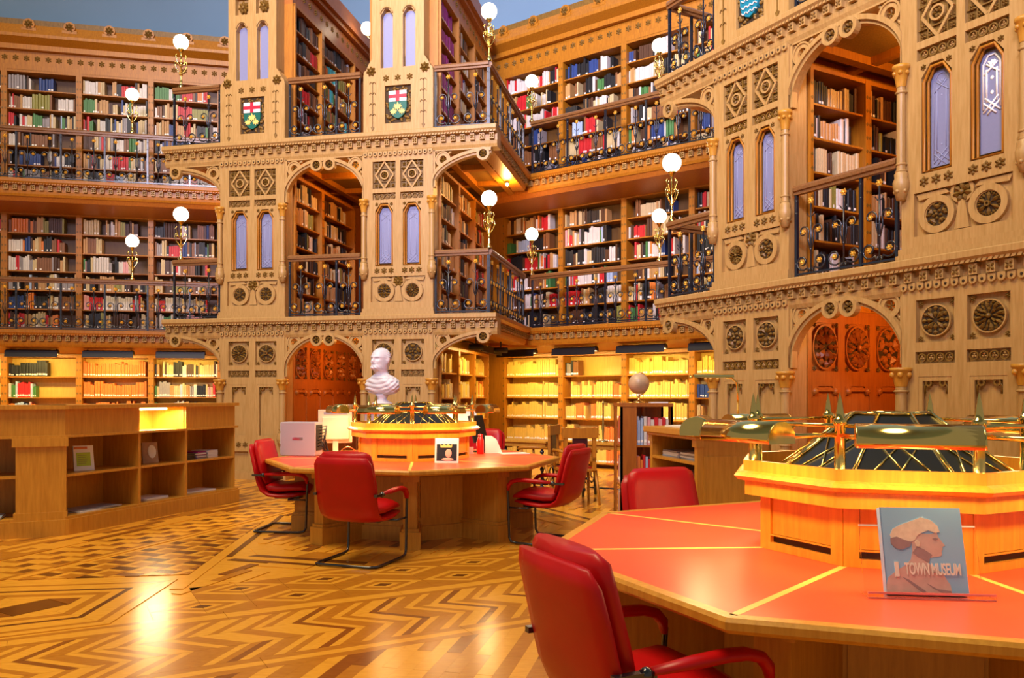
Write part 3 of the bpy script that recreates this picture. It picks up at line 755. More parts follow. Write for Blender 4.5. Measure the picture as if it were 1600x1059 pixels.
# wall-bracket globe seen past the upper right pier
o = thing('globe_lamp', 'globe lamp half hidden behind the upper pier above the bust', 'lamp', (-2.83, 15.95, 7.80), 0, 'brass globe lamps on the gallery rails')
link('globe', GLOBE, o)
sm = MB(); sm.tube([(0, 0, .66), (.02, .0, .60), (.15, .05, .55), (.62, .1, .55)], .014, 6); sm.obj('bracket', o, 'brass')

# ================================================================== bookcases and books
BOOKS = []       # every book: (frame matrix, x0, x1, y0, depth, z0, height, lean, colour, label-white?, where-text, visible-guess)
def bookcase(label, loc, rz, W, rows, top, depth=.28, pil=.055, pil_r=None, back='shelf_back_shaded', name='bookcase', mat='shelf_oak', base=None, cap=True):
    o = thing(name, label, 'bookcase', (loc[0], loc[1], 0), rz)
    z0 = base if base is not None else rows[0] - .05
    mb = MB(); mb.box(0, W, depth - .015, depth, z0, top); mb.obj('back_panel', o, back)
    pr = pil if pil_r is None else pil_r
    for x0, x1 in ((0, pil), (W - pr, W)):
        if x1 - x0 < .01: continue
        s = MB(); s.box(x0, x1, -.035, depth - .015, z0, top); so = s.obj('pilaster', o, mat)
        i = MB()
        zz = z0 + .12
        while zz < top - .12:
            cx = (x0 + x1) / 2; r = min(.03, (x1 - x0) * .38)
            i.prism([(cx - r, zz), (cx, zz - r * 1.2), (cx + r, zz), (cx, zz + r * 1.2)], -.040, -.034); zz += .16
        tag(i.obj('inlay', so, 'carved_oak'), kind='stuff')
    for k, z in enumerate(rows):
        s = MB(); s.box(pil, W - pr, .005, depth - .015, z - .022, z); s.obj('shelf', o, mat)
    if cap:
        s = MB(); s.box(0, W, -.03, depth, top - .05, top + .0); s.obj('top_rail', o, mat)
    return o
STYLES = {
 'mixed': (['black', 'dark brown', 'brown', 'tan', 'cream', 'white', 'red', 'orange', 'dark blue', 'pale blue', 'green', 'grey'], [6, 3, 3, 3, 5, 6, 3, 1, 2, 1, 2, 2]),
 'warm': (['brown', 'tan', 'red', 'orange', 'cream', 'dark brown', 'olive', 'white'], [4, 4, 3, 3, 3, 3, 2, 3]),
 'light': (['white', 'cream', 'tan', 'red', 'pink', 'grey', 'black', 'pale blue', 'green'], [7, 5, 3, 3, 1, 2, 3, 1, 1]),
 'dark': (['black', 'dark brown', 'grey', 'dark blue', 'white', 'brown'], [7, 4, 2, 3, 2, 2]),
 'leather': (['dark brown', 'brown', 'black', 'red', 'grey'], [6, 4, 4, 1, 1]),
 'greenish': (['olive', 'green', 'orange', 'teal', 'brown', 'tan'], [6, 3, 2, 1, 2, 2]),
 'creamset': (['yellow'], [1]), 'cream': (['cream', 'yellow', 'tan', 'white'], [6, 6, 2, 1]),
 'redset': (['orange'], [1]), 'purple': (['purple'], [1]), 'blackset': (['black'], [1]), 'blueset': (['dark blue'], [1]),
 'palebuff': (['cream', 'white', 'black', 'tan', 'dark brown', 'olive'], [5, 2, 6, 3, 3, 1]),
 'law': (['yellow', 'orange'], [3, 1]),
 'bright': (['red', 'orange', 'pale blue', 'white', 'green', 'dark blue', 'pink'], [4, 4, 2, 3, 1, 2, 2])}
def fill(case, W, z, hmax, style, where, frac=(0, 1), label_p=.35, depth=.28, wr=(.024, .056), pil=.055, pr=None, gap=.05, hr=(.60, .92), yin=.03):
    cols, wts = STYLES[style]; T = frame(case); pr = pil if pr is None else pr
    x0 = pil + .012; X1 = W - pr - .012; x = x0 + (X1 - x0) * frac[0]; x1 = x0 + (X1 - x0) * frac[1]
    setlike = len(cols) == 1; hset = hmax * rng.uniform(*hr); wset = rng.uniform(*wr); run = 0; col = cols[0]; n = 0
    while True:
        if run <= 0:
            col = rng.choices(cols, wts)[0]; run = rng.choice((1, 1, 1, 1, 2, 3, 6)); hset = hmax * rng.uniform(*hr); wset = rng.uniform(*wr)
            if not setlike and rng.random() < gap: x += rng.uniform(.05, .16)
        run -= 1
        w_ = wset * (1 if setlike else rng.uniform(.9, 1.1))
        if x + w_ > x1: break
        n += 1
        BOOKS.append([T, x, x + w_ - .004, yin + rng.uniform(0, .02), depth - yin - .055, z, hset if setlike else hset * rng.uniform(.93, 1.06), 0.0, col, rng.random() < label_p, where, n])
        x += w_
ROW = ['lowest', 'second', 'third', 'fourth', 'fifth', 'top']
L1R = [2.80 + .39 * k for k in range(6)]; L1T = 5.16
L2R = [5.75 + .385 * k for k in range(6)]; L2T = 8.07
G0R = [.10, .50, .95, 1.37, 1.80]; G0T = 2.24
def wall_bays(axis, who, edges, grounds, short):
    names = ['first', 'second', 'third', 'fourth', 'fifth']
    for i in range(len(edges) - 1):
        W = edges[i + 1] - edges[i]; p = polar(axis, DW, edges[i]); rz = axis - PI / 2; nm = names[i]
        c = bookcase(f'upper gallery bookcase, {nm} bay from the left, {who}', p, rz, W, L2R, L2T)
        for k, z in enumerate(L2R):
            st = rng.choice(['mixed', 'mixed', 'mixed', 'dark', 'light', 'warm'])
            fill(c, W, z, .36, st, f'{ROW[k]} shelf, upper {short} bay {nm} from left', (0, rng.choice((1, 1, 1, .85, .7))))
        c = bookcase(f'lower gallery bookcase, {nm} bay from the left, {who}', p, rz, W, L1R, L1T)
        for k, z in enumerate(L1R):
            st = rng.choice(['mixed', 'light', 'mixed', 'palebuff', 'warm'])
            fill(c, W, z, .365, st, f'{ROW[k]} shelf, lower {short} bay {nm} from left', (0, rng.choice((1, .95, .85, .75))) if who != 'left wall' or k != 4 or i != 2 else (0, .35))
        c = bookcase(f'ground floor bookcase with lit shelves, {nm} bay from the left, {who}', p, rz, W, G0R, G0T, back='ground_back_lit')
        for k, z in enumerate(G0R):
            if z < .9 and short == 'left': continue
            st, fr = grounds[i][k] if grounds[i] else ('cream', (0, 1))
            if st: fill(c, W, z, .37, st, f'{ROW[k]} shelf, ground {short} bay {nm} from left', fr, .95 if st != 'mixed' else .5)
edL = [-3.67, -2.28, -.88, .51, 1.90]
gl = [[('creamset', (0, 1))] * 5, [('law', (0, 1))] * 2 + [('bright', (0, .4)), ('bright', (0, .42)), ('blackset', (0, .6))],
      [('redset', (0, .98))] * 5, [('creamset', (0, 1))] * 2 + [('light', (0, 1)), ('light', (0, .97)), ('palebuff', (0, 1))]]
wall_bays(AXL, 'left wall', edL, gl, 'left')
edB = [-3.97, -2.52, -1.10, .27, 1.66]
gb = [[('creamset', (0, 1))] * 5, [('law', (0, 1)), ('law', (0, .9)), ('law', (0, 1)), ('law', (.1, 1)), ('dark', (0, .25))],
      [('creamset', (0, 1))] * 5, [('cream', (0, 1))] * 3 + [('blueset', (0, .5)), ('creamset', (0, 1))]]
wall_bays(AXB, 'back wall', edB, gb, 'back')

def side_bays(base, rz, x, cuts, levels, who, short):
    """bookcases along a spur wall, facing local +x"""
    nm = ['near', 'middle', 'far']
    for i in range(len(cuts) - 1):
        W = cuts[i + 1] - cuts[i]
        # case local x runs toward the back of the bay: start at the near end
        p = wpt(base, rz, x, cuts[i]); r = rz + PI / 2
        for lv, rows, top, sts in levels:
            if not sts: continue
            c = bookcase(f'{nm[i]} {lv} bookcase {who}', p, r, W, rows, top, pil=.05)
            for k, z in enumerate(rows):
                s = sts[i][k] if isinstance(sts[i], list) else sts[i]
                if s: fill(c, W, z, .355, s, f'{ROW[k]} shelf, {nm[i]} {lv} case {short}', (0, rng.choice((1, .95, .85))), pil=.05, label_p=.3 if s != 'purple' else 1.0)
side_bays(CEN, ROTC, -A, [.41, 1.50, 3.0], [('upper gallery', L2R, L2T, [['mixed', 'leather', 'leather', 'leather', 'leather', 'leather'], ['warm', 'greenish', 'greenish', 'greenish', 'greenish', 'leather']]),
          ('lower gallery', L1R, L1T, ['palebuff', 'palebuff'])], 'inside the archway behind the bust', 'in bust archway')
side_bays(RGT, ROTR, -A, [.41, 1.40, 2.6], [('upper gallery', L2R, L2T, ['leather', 'leather']), ('lower gallery', L1R, L1T, ['palebuff', 'palebuff'])], 'inside the archway of the right bay', 'in right archway')
side_bays(CEN, ROTC, A + PW, [.41, 1.55, 2.65, 3.75], [('upper gallery', L2R, L2T, ['purple', 'mixed', 'mixed']), ('lower gallery', L1R, L1T, ['palebuff', 'palebuff', 'warm']),
          ('ground floor', G0R, G0T, ['cream', 'cream', 'law'])], 'on the side of the bay right of the bust', 'beside bust bay')
# ================================================================== lights over the ground floor shelves
def strip_light(x, y, rz, L, label, energy=30):
    o = thing('shelf_light', label, 'lamp', (x, y, 0), rz, 'black shelf lights over the ground floor books')
    h = MB(); h.prism([(-.05, 2.24), (.09, 2.24), (.09, 2.29), (.02, 2.32), (-.05, 2.28)], -L / 2, L / 2, 'yz'); h.prism([(-.085, 2.17), (-.065, 2.17), (-.035, 2.30), (-.055, 2.30)], -L / 2, L / 2, 'yz'); bevel(h.obj('housing', o, 'black'), .004)
    t = MB(); t.box(-L / 2 + .03, L / 2 - .03, -.03, .07, 2.232, 2.238); t.obj('tube', o, 'tube_glow')
    for s in (-1, 1):
        a = MB(); a.tube([(s * L * .42, .05, 2.29), (s * L * .45, .15, 2.34), (s * L * .46, .30, 2.36)], .012, 5); a.obj('arm', o, 'black')
    lamp('shelf_light_glow', 'AREA', (0, .02, 2.22), energy, (1.0, 0.72, 0.22), L * .9, .10, rot=(math.radians(22), 0, 0), parent=o)
for i, wv in enumerate((-2.98, -1.58, -.18, 1.2)):
    strip_light(*polar(AXL, DW - .58, wv), LB, .95, f'black shelf light, {["first", "second", "third", "fourth"][i]} from the left on the left wall', 26)
for i, wv in enumerate((-1.85, -.45, .95)):
    strip_light(*polar(AXB, DW - .58, wv), RB, .95, f'black shelf light, {["first", "second", "third"][i]} from the left on the back wall', 24)
strip_light(*polar(AXB, DW - .58, -3.2), RB, .9, 'black shelf light in the back wall corner beside the spotlights', 24)
p = wpt(CEN, ROTC, A + PW + .42, 2.1)
strip_light(*p, ROTC + PI / 2, 1.6, 'black shelf light along the side of the bust bay', 26)

def spotlight(x, y, z, label, d):
    o = thing('spotlight', label, 'lamp', (x, y, z), d, 'black spotlights under the gallery')
    b = MB(); b.lathe([(0, -.12), (.045, -.12), (.05, -.02), (.05, .12), (.042, .12), (.0, .09)], 14, (0, 0, 0), 'x'); b.obj('barrel', o, 'black')
    c = MB(); c.tube([(0, 0, .04), (0, 0, .16), (-.06, 0, .27)], .012, 6); c.obj('arm', o, 'black')
    f = MB(); f.lathe([(0, .095), (.04, .095)], 12, (0, 0, 0), 'x', None, False); f.obj('lens', o, 'green_glass')
spotlight(*wpt(CEN, ROTC, HALF - .55, .9), 2.22, 'black spotlight under the gallery, left of the pair', .3)
spotlight(*wpt(CEN, ROTC, HALF - .35, 1.9), 2.22, 'black spotlight under the gallery, right of the pair', .3)

def alcove_bulb(base, rz, x, y, z, label, e, col=(1.0, .48, .13)):
    px, py = wpt(base, rz, x, y)
    o = thing('alcove_lamp', label, 'lamp', (px, py, z), 0, 'small ceiling lamps inside the alcoves')
    c = MB(); c.lathe([(0, .0), (.05, 0), (.045, -.03), (.03, -.045)], 12); c.obj('fitting', o, 'brass')
    b = MB(); b.ball((0, 0, -.07), .032, 10, 8); b.obj('bulb', o, 'tube_glow')
    lamp('alcove_glow', 'POINT', (0, 0, -.16), e, col, .06, parent=o)
for base, rz, who, k in ((CEN, ROTC, 'bust bay', 1.0), (RGT, ROTR, 'right bay', .9)):
    alcove_bulb(base, rz, .35, 1.3, H1 - .32, f'small ceiling lamp inside the ground archway of the {who}', 55 * k, (1.0, .42, .09))
    alcove_bulb(base, rz, .35, 1.3, H2 - .32, f'small ceiling lamp inside the lower gallery archway of the {who}', 48 * k)
alcove_bulb(CEN, ROTC, A + PW + .75, 2.2, H2 - .32, 'small ceiling lamp under the gallery right of the bust bay', 45)
alcove_bulb(CEN, ROTC, -A - PW - .7, 2.2, H2 - .32, 'small ceiling lamp under the gallery left of the bust bay', 40)

# ================================================================== parquet floor
def clip(poly, zone):
    out = poly
    for i in range(len(zone)):
        (ax, ay), (bx, by) = zone[i], zone[(i + 1) % len(zone)]
        f = lambda p: (bx - ax) * (p[1] - ay) - (by - ay) * (p[0] - ax)
        src, out = out, []
        for j in range(len(src)):
            p, q = src[j], src[(j + 1) % len(src)]; fp, fq = f(p), f(q)
            if fp >= 0: out.append(p)
            if fp * fq < 0:
                t = fp / (fp - fq); out.append((p[0] + t * (q[0] - p[0]), p[1] + t * (q[1] - p[1])))
        if len(out) < 3: return None
    return out
def area(p): return abs(sum(p[i][0] * p[(i + 1) % len(p)][1] - p[(i + 1) % len(p)][0] * p[i][1] for i in range(len(p)))) / 2
def ccw(p):
    s = sum(p[i][0] * p[(i + 1) % len(p)][1] - p[(i + 1) % len(p)][0] * p[i][1] for i in range(len(p)))
    return p if s > 0 else p[::-1]
def shrink(p, g):
    cx = sum(q[0] for q in p) / len(p); cy = sum(q[1] for q in p) / len(p)
    out = []
    for q in p:
        d = math.hypot(q[0] - cx, q[1] - cy); k = max(0.0, 1 - g / max(d, 1e-6)); out.append((cx + (q[0] - cx) * k, cy + (q[1] - cy) * k))
    return out
BLOCKS = []
FM = ['floor_light', 'floor_mid', 'floor_dark', 'floor_red']
def put(poly, mat, zone=None, hole=None):
    if zone: poly = clip(poly, zone)
    if not poly or area(poly) < 4e-4: return
    BLOCKS.append((shrink(poly, .0015), mat))
class Frame2:
    def __init__(s, o, a): s.o = o; s.c = math.cos(a); s.s = math.sin(a)
    def w(s, u, v): return (s.o[0] + s.c * u - s.s * v, s.o[1] + s.s * u + s.c * v)
    def q(s, u0, u1, v0, v1): return [s.w(u0, v0), s.w(u1, v0), s.w(u1, v1), s.w(u0, v1)]
    def P(s, pts): return ccw([s.w(*p) for p in pts])
pr_ = random.Random(3)
# band R runs from the room's centre to the right-hand bay
FR = Frame2((-1.27, 4.24), math.radians(29.5))
def lines(F, u0, u1, v, cols, wd):
    """parallel border strips"""
    for c in cols:
        k = u0
        while k < u1:
            l = min(1.2, u1 - k); put(F.q(k, k + l, v, v + wd), c); k += l
        v += wd
    return v
def zig(F, u0, u1, v0, v1, unit=.30, wd=.062):
    """zig-zag (herringbone) strips between v0 and v1"""
    zone = F.P([(u0, v0), (u1, v0), (u1, v1), (u0, v1)])
    n = max(1, round((v1 - v0) / unit)); h = (v1 - v0) / n
    cyc = ['floor_light', 'floor_mid', 'floor_light', 'floor_light', 'floor_red', 'floor_light', 'floor_mid', 'floor_mid']
    i = 0; u = u0 - 1
    while u < u1 + 1:
        for r in range(n):
            a, b = v0 + r * h, v0 + (r + 1) * h; s = h * .9
            sh = (0, s) if r % 2 == 0 else (s, 0)
            m = cyc[i % 8] if pr_.random() < .8 else pr_.choice(FM[:2])
            put(F.P([(u + sh[0], a), (u + wd + sh[0], a), (u + wd + sh[1], b), (u + sh[1], b)]), m, zone)
            put(F.P([(u + sh[1] , b - .035), (u + wd + sh[1], b - .035), (u + wd + sh[1], b), (u + sh[1], b)]), 'floor_dark', zone) if i % 8 == 5 and pr_.random() < .0 else None
        u += wd; i += 1
def strips(F, u0, u1, v0, v1, wd, ln, cols, zone=None, diag=0.0):
    v = v0; k = 0
    while v < v1 - 1e-4:
        u = u0 - (k % 2) * ln * .5
        while u < u1:
            m = cols[k % len(cols)] if pr_.random() < .75 else pr_.choice(cols)
            d = diag
            put(F.P([(u, v), (u + ln, v), (u + ln + d, v + wd), (u + d, v + wd)]), m, zone); u += ln
        v += wd; k += 1
lines(FR, -2.4, 4.2, 0.0, ['floor_mid', 'floor_light', 'floor_mid'], .065)
zig(FR, -2.4, 4.2, .195, 1.05, .285)
lines(FR, -2.4, 4.2, 1.05, ['floor_mid', 'floor_light', 'floor_light', 'floor_mid'], .055)
def nested_quad(Q, c):
    seq = [(1.0, 'floor_light'), (.90, 'floor_mid'), (.84, 'floor_light'), (.66, 'floor_dark'), (.60, 'floor_light'), (.50, 'floor_mid'), (.40, 'floor_light')]
    lp = lambda p, k: (c[0] + (p[0] - c[0]) * k, c[1] + (p[1] - c[1]) * k)
    for i, (k, m) in enumerate(seq):
        k2 = seq[i + 1][0] if i + 1 < len(seq) else .30
        for j in range(4):
            a, b = Q[j], Q[(j + 1) % 4]; put(ccw([lp(a, k), lp(b, k), lp(b, k2), lp(a, k2)]), m)
    mids = [((Q[j][0] + Q[(j + 1) % 4][0]) / 2, (Q[j][1] + Q[(j + 1) % 4][1]) / 2) for j in range(4)]
    for j in range(4): put(ccw([lp(mids[j - 1], .30), lp(Q[j], .30), lp(mids[j], .30)]), 'floor_red' if j % 2 else 'floor_light')
    put(ccw([lp(m_, .29) for m_ in mids]), 'floor_dark')
nested_quad([(-4.05, 6.08), (-2.58, 6.30), (-2.50, 5.06), (-3.90, 4.30)], (-3.20, 5.46))
def diamonds(F, u0, u1, v0, v1, unit, zone=None):
    n = max(1, round((v1 - v0) / unit)); h = (v1 - v0) / n; lu = unit * 1.6
    for r in range(n):
        vc = v0 + (r + .5) * h; u = u0 + (r % 2) * lu / 2
        while u < u1:
            c = (u + lu / 2, vc)
            for k, m in ((1.0, 'floor_light'), (.72, 'floor_mid'), (.46, 'floor_light'), (.24, 'floor_dark')):
                k2 = {1.0: .72, .72: .46, .46: .24, .24: 0}[k]
                Q = [(c[0] - lu / 2 * k, vc), (c[0], vc - h / 2 * k), (c[0] + lu / 2 * k, vc), (c[0], vc + h / 2 * k)]
                if k2 == 0: put(F.P(Q), m, zone)
                else:
                    q = [(c[0] - lu / 2 * k2, vc), (c[0], vc - h / 2 * k2), (c[0] + lu / 2 * k2, vc), (c[0], vc + h / 2 * k2)]
                    for j in range(4): put(F.P([Q[j], Q[(j + 1) % 4], q[(j + 1) % 4], q[j]]), m, zone)
            for sx, sv in ((-1, -1), (1, -1), (1, 1), (-1, 1)):
                put(F.P([(c[0] + sx * lu / 2, vc), (c[0] + sx * lu / 2, vc + sv * h / 2), (c[0], vc + sv * h / 2)]), 'floor_mid', zone)
            u += lu
LV = 1.27
diamonds(FR, -.42, 4.2, LV, LV + .80, .40)
lines(FR, -.42, 4.2, LV + .80, ['floor_light', 'floor_mid'], .07)
# zone below the band
zoneD = FR.P([(-2.4, -2.6), (4.2, -2.6), (4.2, 0), (-2.4, 0)])
FD = Frame2((-1.27, 4.24), math.radians(29.5 + 48))
strips(FD, -4.2, 3.4, -4.4, 3.2, .085, .62, ['floor_light', 'floor_mid', 'floor_light', 'floor_light', 'floor_mid', 'floor_red'], zoneD)
# band L runs from the room's centre to the bust bay, beside the counter
FLc = Frame2((-3.88, 6.17), math.radians(72.5))
lines(FLc, -1.6, 5.2, 0.0, ['floor_light', 'floor_mid'], .055)
def key(F, u0, u1, v0, v1):
    n = 3; h = (v1 - v0) / n; L = .34
    for r in range(n):
        u = u0 + (r % 2) * L / 2; k = 0
        while u < u1:
            put(F.q(u, u + L * .42, v0 + r * h, v0 + (r + 1) * h), 'floor_light'); put(F.q(u + L * .42, u + L * .62, v0 + r * h, v0 + (r + 1) * h), 'floor_mid')
            put(F.q(u + L * .62, u + L, v0 + r * h, v0 + (r + .55) * h), 'floor_dark' if k % 4 == 1 else 'floor_red'); put(F.q(u + L * .62, u + L, v0 + (r + .55) * h, v0 + (r + 1) * h), 'floor_light')
            u += L; k += 1
key(FLc, -1.6, 5.2, .11, .68)
# wedge of keyed blocks between the two bands
zoneW = ccw([(-3.80, 6.26), (-2.56, 6.46), (-2.80, 9.2)])
def blocks(F, u0, u1, v0, v1, zone):
    v = v0; r = 0
    while v < v1 - 1e-6:
        u = u0 + (r % 2) * .18
        while u < u1:
            put(F.q(u, u + .11, v, v + .21), 'floor_red' if r % 2 else 'floor_dark', zone)
            put(F.q(u + .11, u + .36, v, v + .055), 'floor_mid', zone); put(F.q(u + .11, u + .36, v + .155, v + .21), 'floor_light', zone)
            put(F.q(u + .11, u + .17, v + .055, v + .155), 'floor_light', zone); put(F.q(u + .30, u + .36, v + .055, v + .155), 'floor_light', zone)
            put(F.q(u + .17, u + .30, v + .055, v + .155), 'floor_mid', zone)
            u += .36
        v += .21; r += 1
blocks(FLc, -.8, 5.0, -1.47, 0, zoneW)
FB_ = Frame2((-2.37, 5.02), math.radians(95.2))
lines(FB_, -.25, 4.6, -.10, ['floor_dark', 'floor_light', 'floor_light', 'floor_mid'], .05)
# ring of strips round the far table
FT = Frame2((-1.05, 8.71), .0911)
for r0, r1, cols in ((1.9, 2.0, ['floor_dark']), (2.0, 2.12, ['floor_light']), (2.12, 2.2, ['floor_dark']), (2.2, 2.34, ['floor_light']), (1.62, 1.9, ['floor_mid', 'floor_light'])):
    for k in range(8):
        a0, a1 = ang(k, 8), ang(k + 1, 8); n = 4
        for j in range(n):
            t0, t1 = j / n, (j + 1) / n
            L_ = lambda r, t: (r * ((1 - t) * math.cos(a0) + t * math.cos(a1)), r * ((1 - t) * math.sin(a0) + t * math.sin(a1)))
            put(FT.P([L_(r0, t0), L_(r0, t1), L_(r1, t1), L_(r1, t0)]), cols[(j + k) % len(cols)])
# a later block never lies over an earlier one: sample test on a fine grid of what is already laid
import bisect
grid = {}
kept = []
def inside(p, poly):
    s = 0
    for i in range(len(poly)):
        a, b = poly[i], poly[(i + 1) % len(poly)]
        if (b[0] - a[0]) * (p[1] - a[1]) - (b[1] - a[1]) * (p[0] - a[0]) < -1e-9: return False
    return True
NEST = BLOCKS
def laid(p):
    for q in grid.get((int(p[0] // .5), int(p[1] // .5)), ()):
        if inside(p, q): return True
    return False
pri = BLOCKS
for poly, m in pri:
    poly = ccw(poly)
    cx = sum(q[0] for q in poly) / len(poly); cy = sum(q[1] for q in poly) / len(poly)
    pts = [(cx, cy)] + [((q[0] + cx) / 2, (q[1] + cy) / 2) for q in poly] + [(q[0] * .97 + cx * .03, q[1] * .97 + cy * .03) for q in poly]
    if sum(laid(p) for p in pts) > 0: continue
    kept.append((poly, m))
    xs = [q[0] for q in poly]; ys = [q[1] for q in poly]
    for gx in range(int(min(xs) // .5), int(max(xs) // .5) + 1):
        for gy in range(int(min(ys) // .5), int(max(ys) // .5) + 1): grid.setdefault((gx, gy), []).append(poly)
# plain planks fill whatever the inlay leaves free
FP = Frame2((-1.05, 8.71), math.radians(29.5)); FP2 = Frame2((0, 0), math.radians(72.5))
fill_blocks = []
def proj(x, y, z):
    return (800 + 1273.5 * x / y, 616.7 - 1273.5 * (z - EYE) / y) if y > .05 else (-1e4, -1e4)
for F in (FP2,):
    for iv in range(-130, 130):
        for iu in range(-60, 80):
            L_ = .42; u = iu * L_ + (iv % 2) * L_ / 2; v = iv * .085
            poly = F.P([(u, v), (u + L_, v), (u + L_, v + .085), (u, v + .085)])
            cx = sum(q[0] for q in poly) / 4; cy = sum(q[1] for q in poly) / 4
            if cy < 2.2 or cy > 14.5: continue
            px, py = proj(cx, cy, 0)
            if px < -160 or px > 1500 or py > 1120: continue
            pts = [(cx, cy)] + [(q[0] * .95 + cx * .05, q[1] * .95 + cy * .05) for q in poly] + [(q[0] * .5 + cx * .5, q[1] * .5 + cy * .5) for q in poly]
            if any(laid(p) for p in pts): continue
            fill_blocks.append((shrink(poly, .0015), pr_.choice(['floor_light', 'floor_light', 'floor_mid', 'floor_light', 'floor_mid', 'floor_red'])))
kept += fill_blocks
def pix_area(poly):
    p = [proj(q[0], q[1], 0) for q in poly]
    cx = sum(q[0] for q in p) / len(p); cy = sum(q[1] for q in p) / len(p)
    if not (5 < cx < 1000 and 780 < cy < 1052): return 0
    if cx > 860 and cy > 900: return 0
    return area(p)
kept.sort(key=lambda b: -pix_area(b[0]))
FLOOR = bpy.data.objects['floor']
def block_mesh(mb, poly, mat, z=0.0):
    n = len(poly)
    vs = [(x, y, -.006) for x, y in poly] + [(x, y, z) for x, y in poly]
    mb.add(vs, [list(range(n, 2 * n))] + [(i, (i + 1) % n, n + (i + 1) % n, n + i) for i in range(n)], mat)
rest = MB()
for i, (poly, m) in enumerate(kept):
    if i < 300:
        cx = sum(q[0] for q in poly) / len(poly); cy = sum(q[1] for q in poly) / len(poly)
        mb = MB(); block_mesh(mb, [(x - cx, y - cy) for x, y in poly], m); o = mb.obj('parquet_block', FLOOR, loc=(cx, cy, 0))
    else: block_mesh(rest, poly, m)
tag(rest.obj('parquet_blocks', FLOOR), kind='stuff')
# ================================================================== octagonal reading tables with brass lamps
def octp(r, k): return (r * math.cos(ang(k, 8)), r * math.sin(ang(k, 8)))
def ring8(mb, prof, mat=None):
    """octagonal ring swept from a profile of (corner radius, z)"""
    n = len(prof); vs = []; fs = []
    for k in range(8):
        for r, z in prof: vs.append((*octp(r, k), z))
    for k in range(8):
        j = (k + 1) % 8
        for i in range(n): fs.append((k * n + i, j * n + i, j * n + (i + 1) % n, k * n + (i + 1) % n))
    mb.add(vs, fs, mat)
hd = MB(); Lh = .195
prof = [(.067 * math.cos(a), .067 * math.sin(a)) for a in [math.radians(d) for d in range(-15, 196, 15)]] + [(.060 * math.cos(a), .060 * math.sin(a)) for a in [math.radians(d) for d in range(195, -16, -15)]]
hd.prism(prof, -Lh, Lh, 'yz', smooth=False)
cap = [(.067 * math.cos(a), .067 * math.sin(a)) for a in [math.radians(d) for d in range(-15, 196, 15)]]
for s in (-1, 1): hd.prism(cap, s * Lh, s * (Lh + .006), 'yz')
HOOD = hd.mesh('lamp_shade', ['brass'])
HOOD.polygons.foreach_set('use_smooth', [len(p.vertices) == 4 for p in HOOD.polygons])
pb = MB(); pb.lathe([(.034, 1.045), (.034, 1.06), (.022, 1.075), (.020, 1.30), (.026, 1.305), (.026, 1.325), (.017, 1.33), (.015, 1.35), (.009, 1.39), (0, 1.432)], 10, mat='brass'); POSTB = pb.mesh('lamp_post')
RT, RR, RH = 1.5712, .6968, .59
